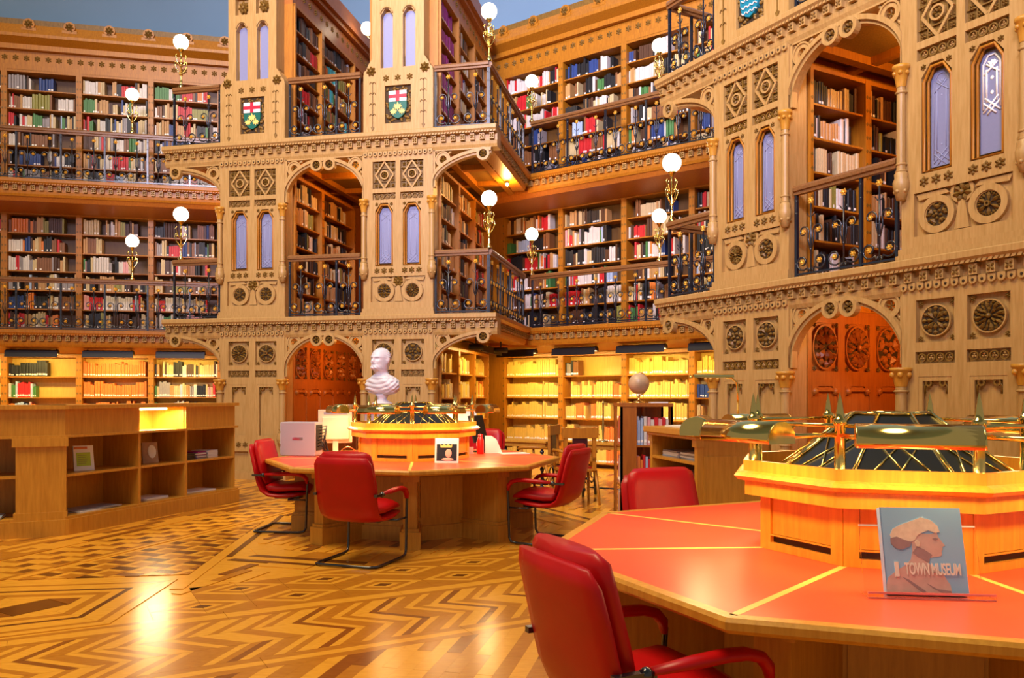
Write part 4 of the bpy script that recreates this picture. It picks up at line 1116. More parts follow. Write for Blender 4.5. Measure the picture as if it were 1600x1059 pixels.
def reading_table(label, x, y, th, lit):
    t = thing('reading_table', label, 'table', (x, y, 0), th)
    eg = MB(); ring8(eg, [(RT - .06, .70), (RT - .02, .70), (RT, .715), (RT, .738), (RT - .012, .75), (RT - .06, .75)]); eg.obj('edge_moulding', t, 'desk_oak')
    bd = MB(); bd.prism([octp(RT - .05, k) for k in range(8)], .70, .742, 'xy'); bd.obj('tabletop', t, 'desk_oak')
    for k in range(8):
        m = MB(); i0, i1 = RH - .01, RT - .055
        def corner(r, kk, side):
            p = Vector(octp(r, kk)); q = Vector(octp(r, kk + (1 if side > 0 else -1))); return tuple(p + (q - p).normalized() * .014)
        m.prism(ccw([corner(i0, k, 1), corner(i1, k, 1), corner(i1, k + 1, -1), corner(i0, k + 1, -1)]), .742, .7495, 'xy'); m.obj('leather_panel', t, 'leather_top')
        s = MB(); a = ang(k, 8); d = Vector((math.cos(a), math.sin(a))); nrm = Vector((-d[1], d[0])) * .0135
        s.prism(ccw([tuple(d * (RH - .02) + nrm), tuple(d * (RH - .02) - nrm), tuple(d * (RT - .05) - nrm), tuple(d * (RT - .05) + nrm)]), .742, .750, 'xy'); s.obj('inlay_strip', t, 'inlay')
    # hub
    hb = MB(); hb.prism([octp(RH - .03, k) for k in range(8)], .74, 1.06, 'xy'); ho = hb.obj('hub', t, 'hub_oak')
    for k in range(8):
        a0, a1 = Vector(octp(RH, k)), Vector(octp(RH, k + 1)); mid = (a0 + a1) / 2; L_ = (a1 - a0).length
        T = Matrix.Translation((mid[0], mid[1], 0)) @ Matrix.Rotation(math.atan2(a1[1] - a0[1], a1[0] - a0[0]), 4, 'Z')
        f = MB(T); f.plate(-L_ / 2 + .002, L_ / 2 - .002, .75, 1.0, .0, .028, [(-L_ / 2 + .06, L_ / 2 - .06, .782, .812), (-L_ / 2 + .06, L_ / 2 - .06, .818, .99)]); f.obj('hub_frame', ho, 'hub_oak')
        v = MB(T); v.box(-L_ / 2 + .05, L_ / 2 - .05, .02, .03, .778, .816); v.obj('vent_slot', ho, 'recess_dark')
        p = MB(T); p.box(-L_ / 2 + .062, L_ / 2 - .062, .010, .03, .82, .988); p.obj('hub_panel', ho, 'hub_oak')
    rm = MB(); ring8(rm, [(RH + .02, .985), (RH + .07, .985), (RH + .07, 1.045), (RR - .005, 1.052), (RR + .012, 1.068), (RR - .005, 1.082), (RR - .03, 1.09), (RR - .03, 1.135), (RR - .06, 1.135), (RR - .06, 1.06), (RH + .02, 1.06)]); rm.obj('rim', t, 'hub_oak')
    lid = MB(); lid.prism([octp(RR - .05, k) for k in range(8)], 1.05, 1.064, 'xy'); lid.obj('hub_top', t, 'desk_oak')
    # glazed brass pyramid
    gp = MB(); lo = [octp(.515, k) for k in range(8)]; hi = [octp(.165, k) for k in range(8)]
    gp.add([(*p, 1.07) for p in lo] + [(*p, 1.335) for p in hi], [(k, (k + 1) % 8, 8 + (k + 1) % 8, 8 + k) for k in range(8)] + [list(range(8, 16))], 'green_glass')
    go = gp.obj('grille', t)
    for k in range(8):
        b = MB(); A0, A1, B0, B1 = Vector((*lo[k], 1.07)), Vector((*lo[(k + 1) % 8], 1.07)), Vector((*hi[k], 1.335)), Vector((*hi[(k + 1) % 8], 1.335))
        lift = Vector((0, 0, .004))
        b.tube([A0 + lift, B0 + lift], .009, 5); b.tube([B0 + lift, B1 + lift], .008, 5)
        M0, M1 = A0.lerp(B0, .62) + lift, A1.lerp(B1, .62) + lift; b.tube([M0, M1], .006, 4)
        for s0, s1 in ((.12, .62), (.40, .90), (.60, .10), (.88, .38)):
            b.tube([A0.lerp(A1, s0) + lift, M0.lerp(M1, s1)], .005, 4)
        b.obj('brass_bars', go, 'brass')
    for k in range(8):
        a = ang(k, 8); r = RR - .075
        link('lamp_post', POSTB, t, (*octp(r, k), 0), a)
        am = a + PI / 8; ap = (RR * math.cos(PI / 8)) + .19; c = Vector((ap * math.cos(am), ap * math.sin(am), 1.252))
        s = link('lamp_shade', HOOD, t, c, am + PI / 2)
        ar = MB()
        for kk in (k, k + 1):
            q = Vector((*octp(r, kk), 1.265)); e = c + Vector((-math.sin(am), math.cos(am), 0)) * (.16 if kk == k + 1 else -.16) + Vector((0, 0, .01))
            ar.tube([q, e], .010, 6)
        ar.tube([Vector((*octp(r, k), 1.30)), Vector((*octp(r, k + 1), 1.30))], .009, 6)
        ar.obj('lamp_arm', t, 'brass')
        tb = MB(); tb.tube([(-.2, 0, 0), (.2, 0, 0)], .016, 8); tb.obj('tube', s, 'tube_glow')
        lamp('table_lamp_glow', 'AREA', (0, 0, -.035), lit, (1.0, .66, .30), .40, .09, parent=s)
    # pedestal
    pd = MB(); pd.prism([octp(.80, k) for k in range(8)], .0, .70, 'xy'); po = pd.obj('pedestal', t, 'desk_oak')
    for k in range(8):
        a = ang(k, 8); T = Matrix.Rotation(a, 4, 'Z')
        l = MB(T); l.box(.6, 1.24, -.065, .065, 0, .70); l.box(.6, 1.26, -.085, .085, .62, .70); l.box(.6, 1.27, -.095, .095, 0, .16); l.box(.6, 1.255, -.08, .08, .16, .19); l.obj('partition', t, 'desk_oak')
        T2 = Matrix.Rotation(a + PI / 8, 4, 'Z'); q = .80 * math.cos(PI / 8)
        l = MB(T2); l.box(q - .02, q + .03, -.30, .30, 0, .14); l.box(q - .02, q + .012, -.22, .22, .22, .62); l.obj('pedestal_panel', po, 'desk_oak')
    return t
reading_table('octagonal red leather table with a computer and portrait card, farther from us', -1.0467, 8.7103, .0911, 4.5)
reading_table('octagonal red leather table with a blue museum book, filling the near right', 1.6815, 3.6196, 3.2016, 4.5)

# ================================================================== red leather cantilever chairs
def slab(path, hw, th, nx=8, crown=.012, wob=0.0, seed=0):
    """padded band following a (y, z) path, hw = half width per point"""
    r_ = random.Random(seed); N = len(path); vs = []; fs = []
    nrm = []
    for i in range(N):
        a, b = path[max(i - 1, 0)], path[min(i + 1, N - 1)]; d = Vector((b[0] - a[0], b[1] - a[1])).normalized(); nrm.append((-d[1], d[0]))
    ring = []
    for k in range(nx + 1): t = -1 + 2 * k / nx; ring.append((t, 1))
    for k in range(nx + 1): t = 1 - 2 * k / nx; ring.append((t, -1))
    R = len(ring)
    for i, (p, n) in enumerate(zip(path, nrm)):
        e = 1.0 if 0 < i < N - 1 else .55
        for t, s in ring:
            ed = (1 - abs(t) ** 6 * .55); off = s * th / 2 * ed * e + (crown * (1 - t * t) if s > 0 else -crown * .3 * (1 - t * t)) * e
            off += wob * math.sin(t * 5 + i * 1.3) * (1 - t * t) if s > 0 else 0
            vs.append((t * hw[i] * (1.0 if e == 1 else .97), p[0] + n[0] * off, p[1] + n[1] * off))
    for i in range(N - 1):
        for k in range(R): fs.append((i * R + k, i * R + (k + 1) % R, (i + 1) * R + (k + 1) % R, (i + 1) * R + k))
    fs.append(list(range(R))[::-1]); fs.append([(N - 1) * R + k for k in range(R)])
    mb = MB(); mb.add(vs, fs, None, True); return mb
CH = {}
def chair_meshes():
    outer = [(.25, .405), (.12, .385), (-.02, .375), (-.13, .385), (-.20, .43), (-.235, .51), (-.262, .62), (-.29, .74), (-.318, .85), (-.335, .905)]
    hwo = [.255, .265, .27, .27, .272, .275, .275, .27, .262, .235]
    CH['shell'] = slab(outer, hwo, .045, seed=1).mesh('shell', ['leather'])
    back = [(-.165, .50), (-.195, .58), (-.215, .66), (-.238, .75), (-.262, .85), (-.275, .915), (-.290, .945)]
    CH['backrest'] = slab(back[::1], [.235, .25, .255, .252, .247, .235, .20], .062, crown=.02, wob=.006, seed=2).mesh('backrest', ['leather'])
    seat = [(.275, .445), (.20, .463), (.08, .455), (-.04, .445), (-.13, .45), (-.165, .48)]
    CH['seat'] = slab(seat[::-1], [.235, .245, .25, .25, .25, .235], .075, crown=.018, wob=.004, seed=3).mesh('seat', ['leather'])
    f = MB(); x = .285; pts = []
    half = [(x, .20, .60), (x, .275, .585), (x, .305, .53), (x, .295, .40), (x, .29, .20), (x, .285, .06), (x, .265, .022), (x, .20, .0125), (x, -.20, .0125), (x - .01, -.265, .0125), (x - .06, -.29, .0125)]
    f.tube(half + [(-a, b, c) for a, b, c in half[::-1]], .0125, 8)
    CH['frame'] = f.mesh('frame', ['chrome_dark'])
    f = MB(); f.tube([(-.285, .10, .345), (.285, .10, .345)], .011, 6); f.tube([(.285, .297, .345), (.285, .10, .345)], .009, 6); f.tube([(-.285, .297, .345), (-.285, .10, .345)], .009, 6)
    f.box(-.2, .2, -.08, .18, .345, .375); CH['support'] = f.mesh('seat_support', ['chrome_dark'])
    a = MB(); ap = [(-.15, .602), (.0, .607), (.12, .612), (.20, .608), (.26, .59), (.292, .555), (.30, .51)]
    b = slab(ap, [.022, .027, .029, .029, .027, .024, .018], .034, 4, .004); CH['armrest'] = b.mesh('armrest', ['leather'])
    k = MB(); k.box(-.014, .014, -.285, -.14, .585, .606); k.ball((0, -.17, .595), .024, 8, 6); CH['bracket'] = k.mesh('arm_bracket', ['chrome_dark'])
chair_meshes()
def red_chair(label, x, y, face):
    """face = direction the sitter looks, as an angle"""
    o = thing('red_chair', label, 'chair', (x, y, 0), face - PI / 2, 'red leather chairs at the octagonal tables')
    for n in ('shell', 'backrest', 'seat', 'frame'): link(n, CH[n], o)
    link('seat_support', CH['support'], o)
    for s in (-1, 1):
        link('armrest', CH['armrest'], o, (s * .285, 0, 0)); link('arm_bracket', CH['bracket'], o, (s * .283, 0, 0))
    return o
red_chair('red leather chair with its back to us at the far table', -1.29, 6.98, math.radians(72))
red_chair('red leather chair at the left end of the far table beside the computer', -2.36, 8.64, math.radians(-6))
red_chair('red leather chair seen from the side at the right end of the far table', .36, 7.90, math.radians(152))
red_chair('red leather chair mostly hidden behind the far table, beyond the red bottle', -.46, 11.05, math.radians(-112))
red_chair('red leather chair nearest to us, tucked in at the near table', .43, 2.73, math.radians(25))
red_chair('red leather chair behind the near table, below the globe bookcase', 1.06, 5.0, math.radians(-68))

# ================================================================== oak display counter at the left
KX, KY = -4.54, 8.28
def counter():
    o = thing('display_counter', 'long oak display counter with open shelves and a lit niche', 'counter', (KX, KY, 0), 0)
    aR = math.atan2(.95, .31); aL = math.atan2(-.447, -.894)
    TR = Matrix.Rotation(aR, 4, 'Z')                       # local x runs to the right-hand end; front is local -y
    TL = Matrix.Rotation(aL + PI, 4, 'Z')                  # left leg: x from -L to 0, front is local -y
    D = .52; LR = 2.72; LL = 2.3
    def legs(fn):
        for T, x0, x1 in ((TR, 0, LR), (TL, -LL, 0)): fn(T, x0, x1)
    for nm, z0, z1, f0 in (('top_board', 1.275, 1.315, -.05), ('ledge', .985, 1.01, -.035), ('plinth', 0, .16, -.05), ('plinth_cap', .16, .185, -.03)):
        mb = MB()
        for T, x0, x1 in ((TR, 0, LR + .03), (TL, -LL, 0)): mb.T = T; mb.box(x0, x1, f0, D, z0, z1)
        mb.T = None; mb.prism(ccw([(0, 0)] + [tuple((M @ Vector((0, f0, 0)))[:2]) for M in (TL, TR)]), z0, z1, 'xy')
        mb.obj(nm, o, 'desk_oak')
    cells = [0, 1.016, 1.78, LR]
    mb = MB(TR)
    mb.box(0, cells[1], 0, .03, 1.01, 1.275); mb.obj('front_panel', o, 'desk_oak'); mb = MB(TR); mb.box(cells[2], LR, 0, .03, 1.01, 1.275); mb.obj('front_panel', o, 'desk_oak')
    mb = MB(TL); mb.box(-LL, 0, 0, .03, 1.01, 1.275); mb.obj('front_panel', o, 'desk_oak')
    mb = MB(TR); mb.box(0, LR, D - .02, D, .0, 1.275); mb.T = TL; mb.box(-LL, 0, D - .02, D, 0, 1.275); mb.obj('back_panel', o, 'desk_oak')
    for x in cells:
        mb = MB(TR); mb.box(max(0, x - .02), min(LR, x + .02), 0.0, D - .02, .185, .985); mb.obj('divider', o, 'desk_oak')
    for x in (cells[1], cells[2]):
        mb = MB(TR); mb.box(x - .012, x + .012, .03, D - .02, 1.01, 1.275); mb.obj('niche_side', o, 'desk_oak')
    for i in range(3):
        mb = MB(TR); mb.box(cells[i] + .02, cells[i + 1] - .02, 0.0, D - .02, .585, .61); mb.obj('shelf', o, 'desk_oak')
    mb = MB(TL); mb.box(-1.9, -.42, 0, D - .02, .585, .61); mb.obj('shelf', o, 'desk_oak')
    mb = MB(TL); mb.box(-.43, .01, -.02, .1, .185, .90); mb.box(-.46, .03, -.045, .1, .90, .985); mb.box(-.45, .02, -.03, .1, .185, .24); mb.obj('pilaster', o, 'desk_oak')
    mb = MB(TL); mb.box(-1.94, -1.9, 0, D - .02, .185, .985); mb.obj('divider', o, 'desk_oak')
    # lamp in the niche
    mb = MB(TR); mb.tube([(cells[1] + .06, .12, 1.255), (cells[2] - .2, .12, 1.255)], .014, 8); mb.obj('niche_tube', o, 'niche_glow')
    p = TR @ Vector(((cells[1] + cells[2]) / 2 - .05, .14, 1.245))
    lamp('niche_glow', 'AREA', p, 45, (1.0, .80, .42), .55, .08, rot=(0, 0, aR), parent=o)
    return TR, TL, cells
TR, TL, CELLS = counter()
KM = Matrix.Translation((KX, KY, 0))
def at(T, x, y, z): p = KM @ T @ Vector((x, y, z)); return (p[0], p[1], p[2])
aR = math.atan2(.95, .31); aL = math.atan2(-.447, -.894) + PI
def booklet(name, label, cat, loc, rz, sx, sy, sz, cover, lean=None, group=None, art=None):
    o = thing(name, label, cat, loc, rz, group)
    e = MB()
    T = Matrix.Rotation(lean, 4, 'X') if lean is not None else Matrix()
    e.T = T
    e.box(-sx / 2 + .003, sx / 2 - .003, .002, sy - .002, .003, sz - .003); e.obj('pages', o, 'paper')
    e = MB(T); e.box(-sx / 2, sx / 2, 0, .003, 0, sz); e.box(-sx / 2, sx / 2, sy - .003, sy, 0, sz); e.box(-sx / 2, -sx / 2 + .003, 0, sy, 0, sz); c = e.obj('cover', o, cover)
    if art: art(o, T, sx, sz)
    return o
def lime_art(o, T, sx, sz):
    e = MB(T); e.box(-sx * .36, sx * .34, -.002, .0, sz * .18, sz * .72); e.obj('lime_block', o, 'cover_lime')
    e = MB(T); e.box(-sx * .46, sx * .2, -.002, .0, sz * .86, sz * .95); e.obj('title_band', o, 'book orange')
    e = MB(T)
    for k in range(5): e.box(-sx * .28, sx * (.1 + .04 * (k % 3)), -.0035, -.001, sz * (.28 + .08 * k), sz * (.30 + .08 * k))
    e.obj('text_lines', o, 'book olive')
booklet('display_book', 'white book with a lime green cover block on the counter shelf', 'book', at(TR, .40, .16, .612), aR - .5, .20, .02, .27, 'white', -.22, art=lime_art)
def photo_art(o, T, sx, sz):
    e = MB(T); e.box(-sx * .44, sx * .44, -.002, 0, sz * .05, sz * .95); e.obj('photograph', o, 'cover_sepia')
    e = MB(T); e.ball((sx * .12, -.002, sz * .55), .05, 10, 8, None, (1, .03, 1.6)); e.obj('pale_figure', o, 'paper')
booklet('display_book', 'brown picture book standing in the middle cell of the counter', 'book', at(TR, 1.38, .17, .612), aR - .5, .18, .02, .25, 'cover_sepia', -.2, art=photo_art)
def stack(label, T, a, x, y, z, n, cols, seed, sx=.19, sy=.26, name='booklet_stack', cat='booklets'):
    r_ = random.Random(seed); o = thing(name, label, cat, at(T, x, y, z), a); zz = 0
    for k in range(n):
        h = r_.uniform(.006, .014); m = MB(Matrix.Rotation(r_.uniform(-.12, .12), 4, 'Z')); m.box(-sx / 2, sx / 2, -sy / 2, sy / 2, zz, zz + h); m.obj('booklet', o, cols[k % len(cols)]); zz += h
stack('stack of dark booklets on the right-hand counter shelf', TR, aR, 1.95, .22, .61, 8, ['black', 'book dark brown'], 1)
stack('stack of grey booklets in the middle of the right-hand counter shelf', TR, aR, 2.17, .22, .61, 8, ['book grey', 'book purple', 'paper'], 2)
stack('stack of white booklets at the end of the right-hand counter shelf', TR, aR, 2.42, .24, .61, 9, ['paper', 'white'], 3)
stack('loose papers on the counter bottom below the dark booklets', TR, aR, 2.2, .25, .185, 2, ['paper'], 4, .5, .3)
stack('loose papers on the counter bottom in the middle cell', TR, aR, 1.4, .25, .185, 2, ['paper'], 5, .4, .3)
stack('loose papers on the counter bottom below the lime book', TR, aR, .5, .2, .185, 2, ['paper', 'book grey'], 6, .6, .3)
stack('blue grey papers on the counter bottom at the far left', TL, aL, -.9, .18, .185, 3, ['book pale blue', 'paper'], 7, .7, .28)
stack('thin papers on the middle counter shelf at the far left', TL, aL, -.9, .18, .61, 2, ['paper', 'book grey'], 8, .6, .25)
# ================================================================== marble bust on its pedestal
def bust(x, y, z, face):
    o = thing('bust', 'white marble bust of a bearded man in draped cloth', 'bust', (x, y, z), face)   # local -y is the face
    NZ, NA = 84, 72; vs = []; fs = []
    keys = [  # z, rx, ry, oy (depth offset)
        (.155, .10, .085, .02), (.165, .17, .11, .02), (.19, .235, .125, .01), (.23, .268, .135, .0), (.28, .278, .138, .0), (.33, .262, .135, .0), (.37, .222, .125, .0), (.40, .165, .11, .0),
        (.422, .115, .095, -.005), (.438, .094, .092, -.012), (.452, .090, .092, -.02), (.468, .090, .096, -.03), (.485, .094, .108, -.04), (.51, .100, .120, -.042), (.55, .108, .130, -.040), (.60, .115, .136, -.036), (.65, .119, .139, -.032), (.69, .115, .134, -.028), (.73, .098, .116, -.024), (.76, .070, .085, -.02), (.778, .036, .044, -.018), (.784, .012, .014, -.016), (.785, .002, .002, -.016)]
    def samp(zz):
        for i in range(len(keys) - 1):
            a, b = keys[i], keys[i + 1]
            if a[0] <= zz <= b[0]:
                t = (zz - a[0]) / (b[0] - a[0]); t = t * t * (3 - 2 * t) if i < 9 else t
                return [a[k] + (b[k] - a[k]) * t for k in (1, 2, 3)]
        return keys[-1][1:]
    g = lambda d, s: math.exp(-(d / s) ** 2)
    for j in range(NZ + 1):
        zz = .155 + (.785 - .155) * j / NZ; rx, ry, oy = samp(zz)
        for i in range(NA):
            a = ang(i, NA); ca, sa = math.cos(a), math.sin(a); k = 0.0
            fr = (a - 1.5 * PI + PI) % (2 * PI) - PI      # angle from the front (-y)
            if zz < .435:        # drapery folds sweep from one shoulder across the chest
                w = min(1, (.435 - zz) / .04); u = zz - .10 * math.sin(a + .9) - .05 * math.sin(2 * a)
                k += w * (.008 * abs(math.sin(u * 52 + .7 * math.sin(a * 3))) ** .7 * 2 - .008 + .004 * math.sin(a * 8 + zz * 50))
            else:               # nose, brow, eye sockets, cheekbones, mouth, beard, ears, hair
                k += .034 * g(fr, .14) * g(zz - .592, .022) + .026 * g(fr, .12) * g(zz - .622, .032) + .014 * g(fr, .8) * g(zz - .659, .015)
                for s in (-1, 1):
                    k -= .020 * g(fr - s * .38, .19) * g(zz - .633, .015); k += .008 * g(fr - s * .38, .12) * g(zz - .632, .007)
                    k += .010 * g(fr - s * .55, .25) * g(zz - .589, .025) + .026 * g(fr - s * 1.62, .15) * g(zz - .609, .040)
                    k += .020 * g(fr - s * 1.95, .45) * g(zz - .66, .07) * (1 + .5 * math.sin(zz * 200 + a * 9))
                k -= .006 * g(fr, .17) * g(zz - .556, .005)
                k += .034 * g(fr, .80) * g(zz - .508, .036) * (1 + .35 * math.sin(a * 16 + zz * 130)) + .012 * g(fr, .3) * g(zz - .57, .008)
                k += .008 * (g(abs(fr) - PI, 1.2)) * math.sin(a * 11 + zz * 100)
            vs.append((rx * ca + k * ca, oy + ry * sa + k * sa, zz))
    for j in range(NZ):
        for i in range(NA): l = (i + 1) % NA; fs.append((j * NA + i, j * NA + l, (j + 1) * NA + l, (j + 1) * NA + i))
    fs.append(list(range(NA))[::-1]); fs.append([NZ * NA + i for i in range(NA)])
    mb = MB(); mb.add(vs, fs, None, True); mb.obj('figure', o, 'marble')
    s = MB(); s.lathe([(0, 0), (.15, 0), (.15, .025), (.135, .035), (.12, .05), (.07, .075), (.06, .10), (.075, .13), (.10, .158), (0, .158)], 24); s.obj('socle', o, 'marble')
bust(-1.75, 11.0, 1.27, math.radians(-32))
p = thing('pedestal', 'grey pedestal carrying the marble bust', 'pedestal', (-1.75, 11.0, 0), 0)
m = MB(); m.box(-.2, .2, -.2, .2, .12, 1.2); m.obj('shaft', p, 'grey_plastic')
m = MB(); m.box(-.25, .25, -.25, .25, 0, .12); m.obj('base', p, 'grey_plastic')
m = MB(); m.box(-.23, .23, -.23, .23, 1.2, 1.27); m.obj('cap', p, 'grey_plastic')

# ================================================================== things on the far table
TZ = .7505
o = thing('computer', 'grey computer tower lying open-backed on the far red table', 'computer', (-2.33, 9.02, TZ), math.radians(-10))
m = MB(); m.box(-.205, .205, -.10, .10, .0, .37); bevel(m.obj('case', o, 'grey_plastic'), .01)
m = MB(); m.box(-.212, -.204, -.085, .085, .02, .10); m.box(-.212, -.204, -.085, .085, .13, .25); m.box(-.212, -.204, -.085, .085, .27, .355); m.obj('front_trim', o, 'white')
m = MB(); m.box(.203, .210, -.08, .08, .06, .34); m.obj('rear_plate', o, 'black')
m = MB()
for k in range(7):
    z0 = .10 + .035 * k; s = (-1) ** k
    m.tube([(.21, -.05 + .015 * k, z0), (.26 + .01 * k, -.06, z0 + .02), (.29, -.05 + .02 * s, z0 * .6), (.30 + .02 * s, .0, .03), (.34 + .02 * k, -.04 * s, .012)], .006, 5)
m.obj('cables', o, 'black')
m = MB(); m.box(-.06, .06, -.102, -.1, .175, .205); m.obj('badge', o, 'chrome')
o = thing('monitor', 'cream computer monitor seen from behind on the far table', 'monitor', (-2.02, 9.32, TZ), math.radians(16))
m = MB(); m.box(-.19, .19, .0, .05, .12, .50); bevel(m.obj('screen', o, 'cream_plastic'), .008)
m = MB(); m.prism([(-.15, .16), (.15, .16), (.15, .42), (-.15, .42)], -.05, .0); bevel(m.obj('rear_housing', o, 'cream_plastic'), .012)
m = MB(); m.box(-.13, .13, -.004, .0, .445, .47); m.obj('vent', o, 'grey_plastic')
m = MB(); m.box(-.03, .03, -.02, .03, .02, .16); m.obj('neck', o, 'cream_plastic')
m = MB(); m.lathe([(0, 0), (.12, 0), (.12, .012), (.03, .02), (0, .02)], 16); m.obj('foot', o, 'cream_plastic')
o = thing('headset', 'white and pink cable clutter beside the table hub', 'headset', (-1.73, 8.60, TZ), 0)
m = MB(); m.tube([(.09 * math.cos(a), 0, .03 + .09 * math.sin(a)) for a in [PI * k / 10 for k in range(11)]], .007, 6); m.obj('band', o, 'brass')
for s in (-1, 1):
    m = MB(); m.ball((s * .09, 0, .034), .034, 10, 6, None, (.6, 1, 1)); m.obj('ear_cup', o, 'book pink' if s > 0 else 'white')
o = thing('portrait_card', 'white card with a crowned portrait leaning on the far table hub', 'picture', (-.645, 8.02, TZ), math.radians(-4))
T = Matrix.Rotation(-.16, 4, 'X')
m = MB(T); m.box(-.118, .118, 0, .006, 0, .245); m.obj('card', o, 'white')
m = MB(T); m.box(-.10, .10, -.002, 0, .02, .185); m.obj('photo_ground', o, 'black')
m = MB(T); m.ball((.018, -.002, .094), .034, 14, 10, None, (.95, .07, 1.25)); m.ball((.01, -.002, .035), .05, 12, 8, None, (1.2, .03, .3)); m.obj('face', o, 'skin_print')
m = MB(T); m.ball((-.004, -.0005, .112), .052, 14, 10, None, (1.0, .02, .80)); m.obj('hair', o, 'white')
m = MB(T); m.prism([(-.06, .15), (.05, .15), (.055, .185), (.035, .168), (.015, .188), (-.005, .17), (-.025, .188), (-.045, .168), (-.065, .185)], -.008, -.003); m.obj('crown', o, 'shield_gold')
m = MB(); m.prism([(.0, .0), (.10, 0), (.03, .18)], -.01, .01, 'yz'); m.obj('strut', o, 'white')
o = thing('bottle', 'red bottle standing at the right of the far table hub', 'bottle', (-.36, 9.25, TZ), 0)
m = MB(); m.lathe([(0, 0), (.038, 0), (.04, .02), (.04, .15), (.03, .18), (.026, .19), (0, .19)], 14); m.obj('body', o, 'red_plastic')
m = MB(); m.lathe([(.026, .19), (.026, .22), (0, .225)], 12); m.obj('cap', o, 'red_plastic')
m = MB(); m.box(-.041, -.03, -.015, .015, .09, .14); m.obj('label', o, 'white')
o = thing('paper_sheaf', 'pale grey papers propped behind the red bottle', 'papers', (-.22, 9.35, TZ), .2)
m = MB(); m.prism([(-.09, 0), (.11, 0), (.04, .16), (-.02, .20), (-.09, .20)], -.012, .012); m.obj('sheet', o, 'paper')
o = tag(MB().box(-.16, .16, -.1, .1, 0, .006).obj('paper', None, 'white', (.02, 9.3, TZ), .3), 'white sheet lying flat on the far table', 'paper')
o = thing('telephone', 'white and black telephone on the far table beside the bottle', 'telephone', (-.52, 9.30, TZ), .2)
m = MB(); m.prism([(-.08, 0), (.08, 0), (.08, .03), (-.08, .08)], -.07, .07, 'yz'); m.obj('body', o, 'grey_plastic')
m = MB(); m.box(-.065, -.02, -.1, .1, .06, .10); m.obj('handset', o, 'white')
o = thing('notice_board', 'white notice board standing behind the far table lamps', 'notice board', (-.62, 9.62, TZ), .1)
m = MB(); m.box(-.20, .20, 0, .02, .20, .50); m.obj('panel', o, 'white')
m = MB(); m.box(-.02, .02, 0, .03, 0, .22); m.obj('leg', o, 'black'); m = MB(); m.box(-.1, .1, -.06, .08, 0, .012); m.obj('foot', o, 'black')
o = thing('desk_screen', 'black screen edge leaning beyond the far table hub', 'screen', (-.33, 9.55, TZ), 1.1)
m = MB(Matrix.Rotation(-.25, 4, 'X')); m.box(-.16, .16, 0, .02, .12, .44); m.obj('screen', o, 'black')
m = MB(); m.box(-.02, .02, -.02, .06, 0, .2); m.obj('neck', o, 'black'); m = MB(); m.box(-.1, .1, -.06, .1, 0, .012); m.obj('foot', o, 'black')

# ================================================================== museum book on its acrylic stand, near table
BX, BY, BR = 1.375, 2.70, math.radians(-6)
o = thing('book_stand', 'clear acrylic stand holding the blue museum book', 'stand', (BX, BY, TZ), BR)
LN = -.27
T = Matrix.Rotation(LN, 4, 'X')
m = MB(T); m.box(-.19, .19, .030, .034, .0, .235); m.obj('back_plate', o, 'acrylic')
m = MB(); m.box(-.20, .20, -.035, .04, .0, .005); m.box(-.20, .20, -.037, -.033, .0, .022); m.obj('tray', o, 'acrylic')
m = MB(T); m.box(-.19, .19, .029, .035, .235, .240); m.obj('top_edge', o, 'white')
m = MB(); m.box(-.20, .20, -.0385, -.0372, .015, .022); m.box(-.2, .2, -.0385, -.0372, .0, .004); m.obj('front_edge', o, 'book pink')
o = thing('museum_book', 'blue book with a sculpted head and MUSEUM title on the acrylic stand', 'book', (BX, BY - .006, TZ + .008), BR)
m = MB(T); m.box(-.128, .128, 0, .028, 0, .285); m.obj('pages', o, 'paper')
m = MB(T); m.box(-.13, .13, -.003, 0, -.001, .288); m.box(-.13, .13, .028, .031, -.001, .288); m.box(-.13, -.127, -.003, .031, -.001, .288); m.obj('cover', o, 'cover_blue')
def shape(name, pts, y0, mat):
    m = MB(T); m.prism([((p[0] - .5) * .26, p[1] * .287) for p in pts], -.003 - y0, -.003); return m.obj(name, o, mat)
shape('sculpted_bust', [(.0, .0), (.0, .10), (.03, .19), (.16, .28), (.27, .34), (.33, .40), (.36, .50), (.36, .62), (.45, .70), (.62, .70), (.68, .72), (.70, .66), (.74, .60), (.77, .565), (.735, .55), (.735, .52), (.72, .50), (.72, .46), (.70, .44), (.62, .43), (.565, .42), (.55, .36), (.60, .30), (.70, .26), (.74, .18), (.78, .12), (.79, .05), (.72, .0)], .0006, 'cover_stone')
shape('cheek_shadow', [(.36, .48), (.42, .55), (.50, .52), (.60, .455), (.565, .42), (.55, .36), (.50, .39), (.42, .43)], .0012, 'cover_shade')
shape('hair', [(.12, .60), (.10, .68), (.14, .75), (.24, .80), (.36, .84), (.50, .89), (.62, .86), (.70, .79), (.72, .72), (.66, .71), (.58, .74), (.50, .71), (.44, .68), (.40, .62), (.33, .60), (.24, .56), (.16, .56)], .0016, 'cover_hair')
shape('hair_knot', [(.10, .64), (.10, .58), (.15, .53), (.22, .51), (.33, .55), (.36, .60), (.28, .62), (.18, .66)], .0020, 'cover_shade')
shape('eye_shadow', [(.62, .645), (.66, .655), (.695, .64), (.66, .625)], .0012, 'cover_shade')
shape('ear', [(.40, .60), (.43, .63), (.46, .60), (.45, .55), (.41, .55)], .0024, 'cover_hair')
shape('robe_fold', [(.20, .20), (.28, .17), (.45, .06), (.50, .02), (.44, .02), (.32, .11)], .0012, 'cover_shade')
shape('robe_fold', [(.50, .13), (.62, .07), (.78, .05), (.79, .02), (.66, .03), (.55, .09)], .0012, 'cover_shade')
shape('spine_glare', [(.12, .20), (.17, .20), (.17, .37), (.12, .37)], .0028, 'white')
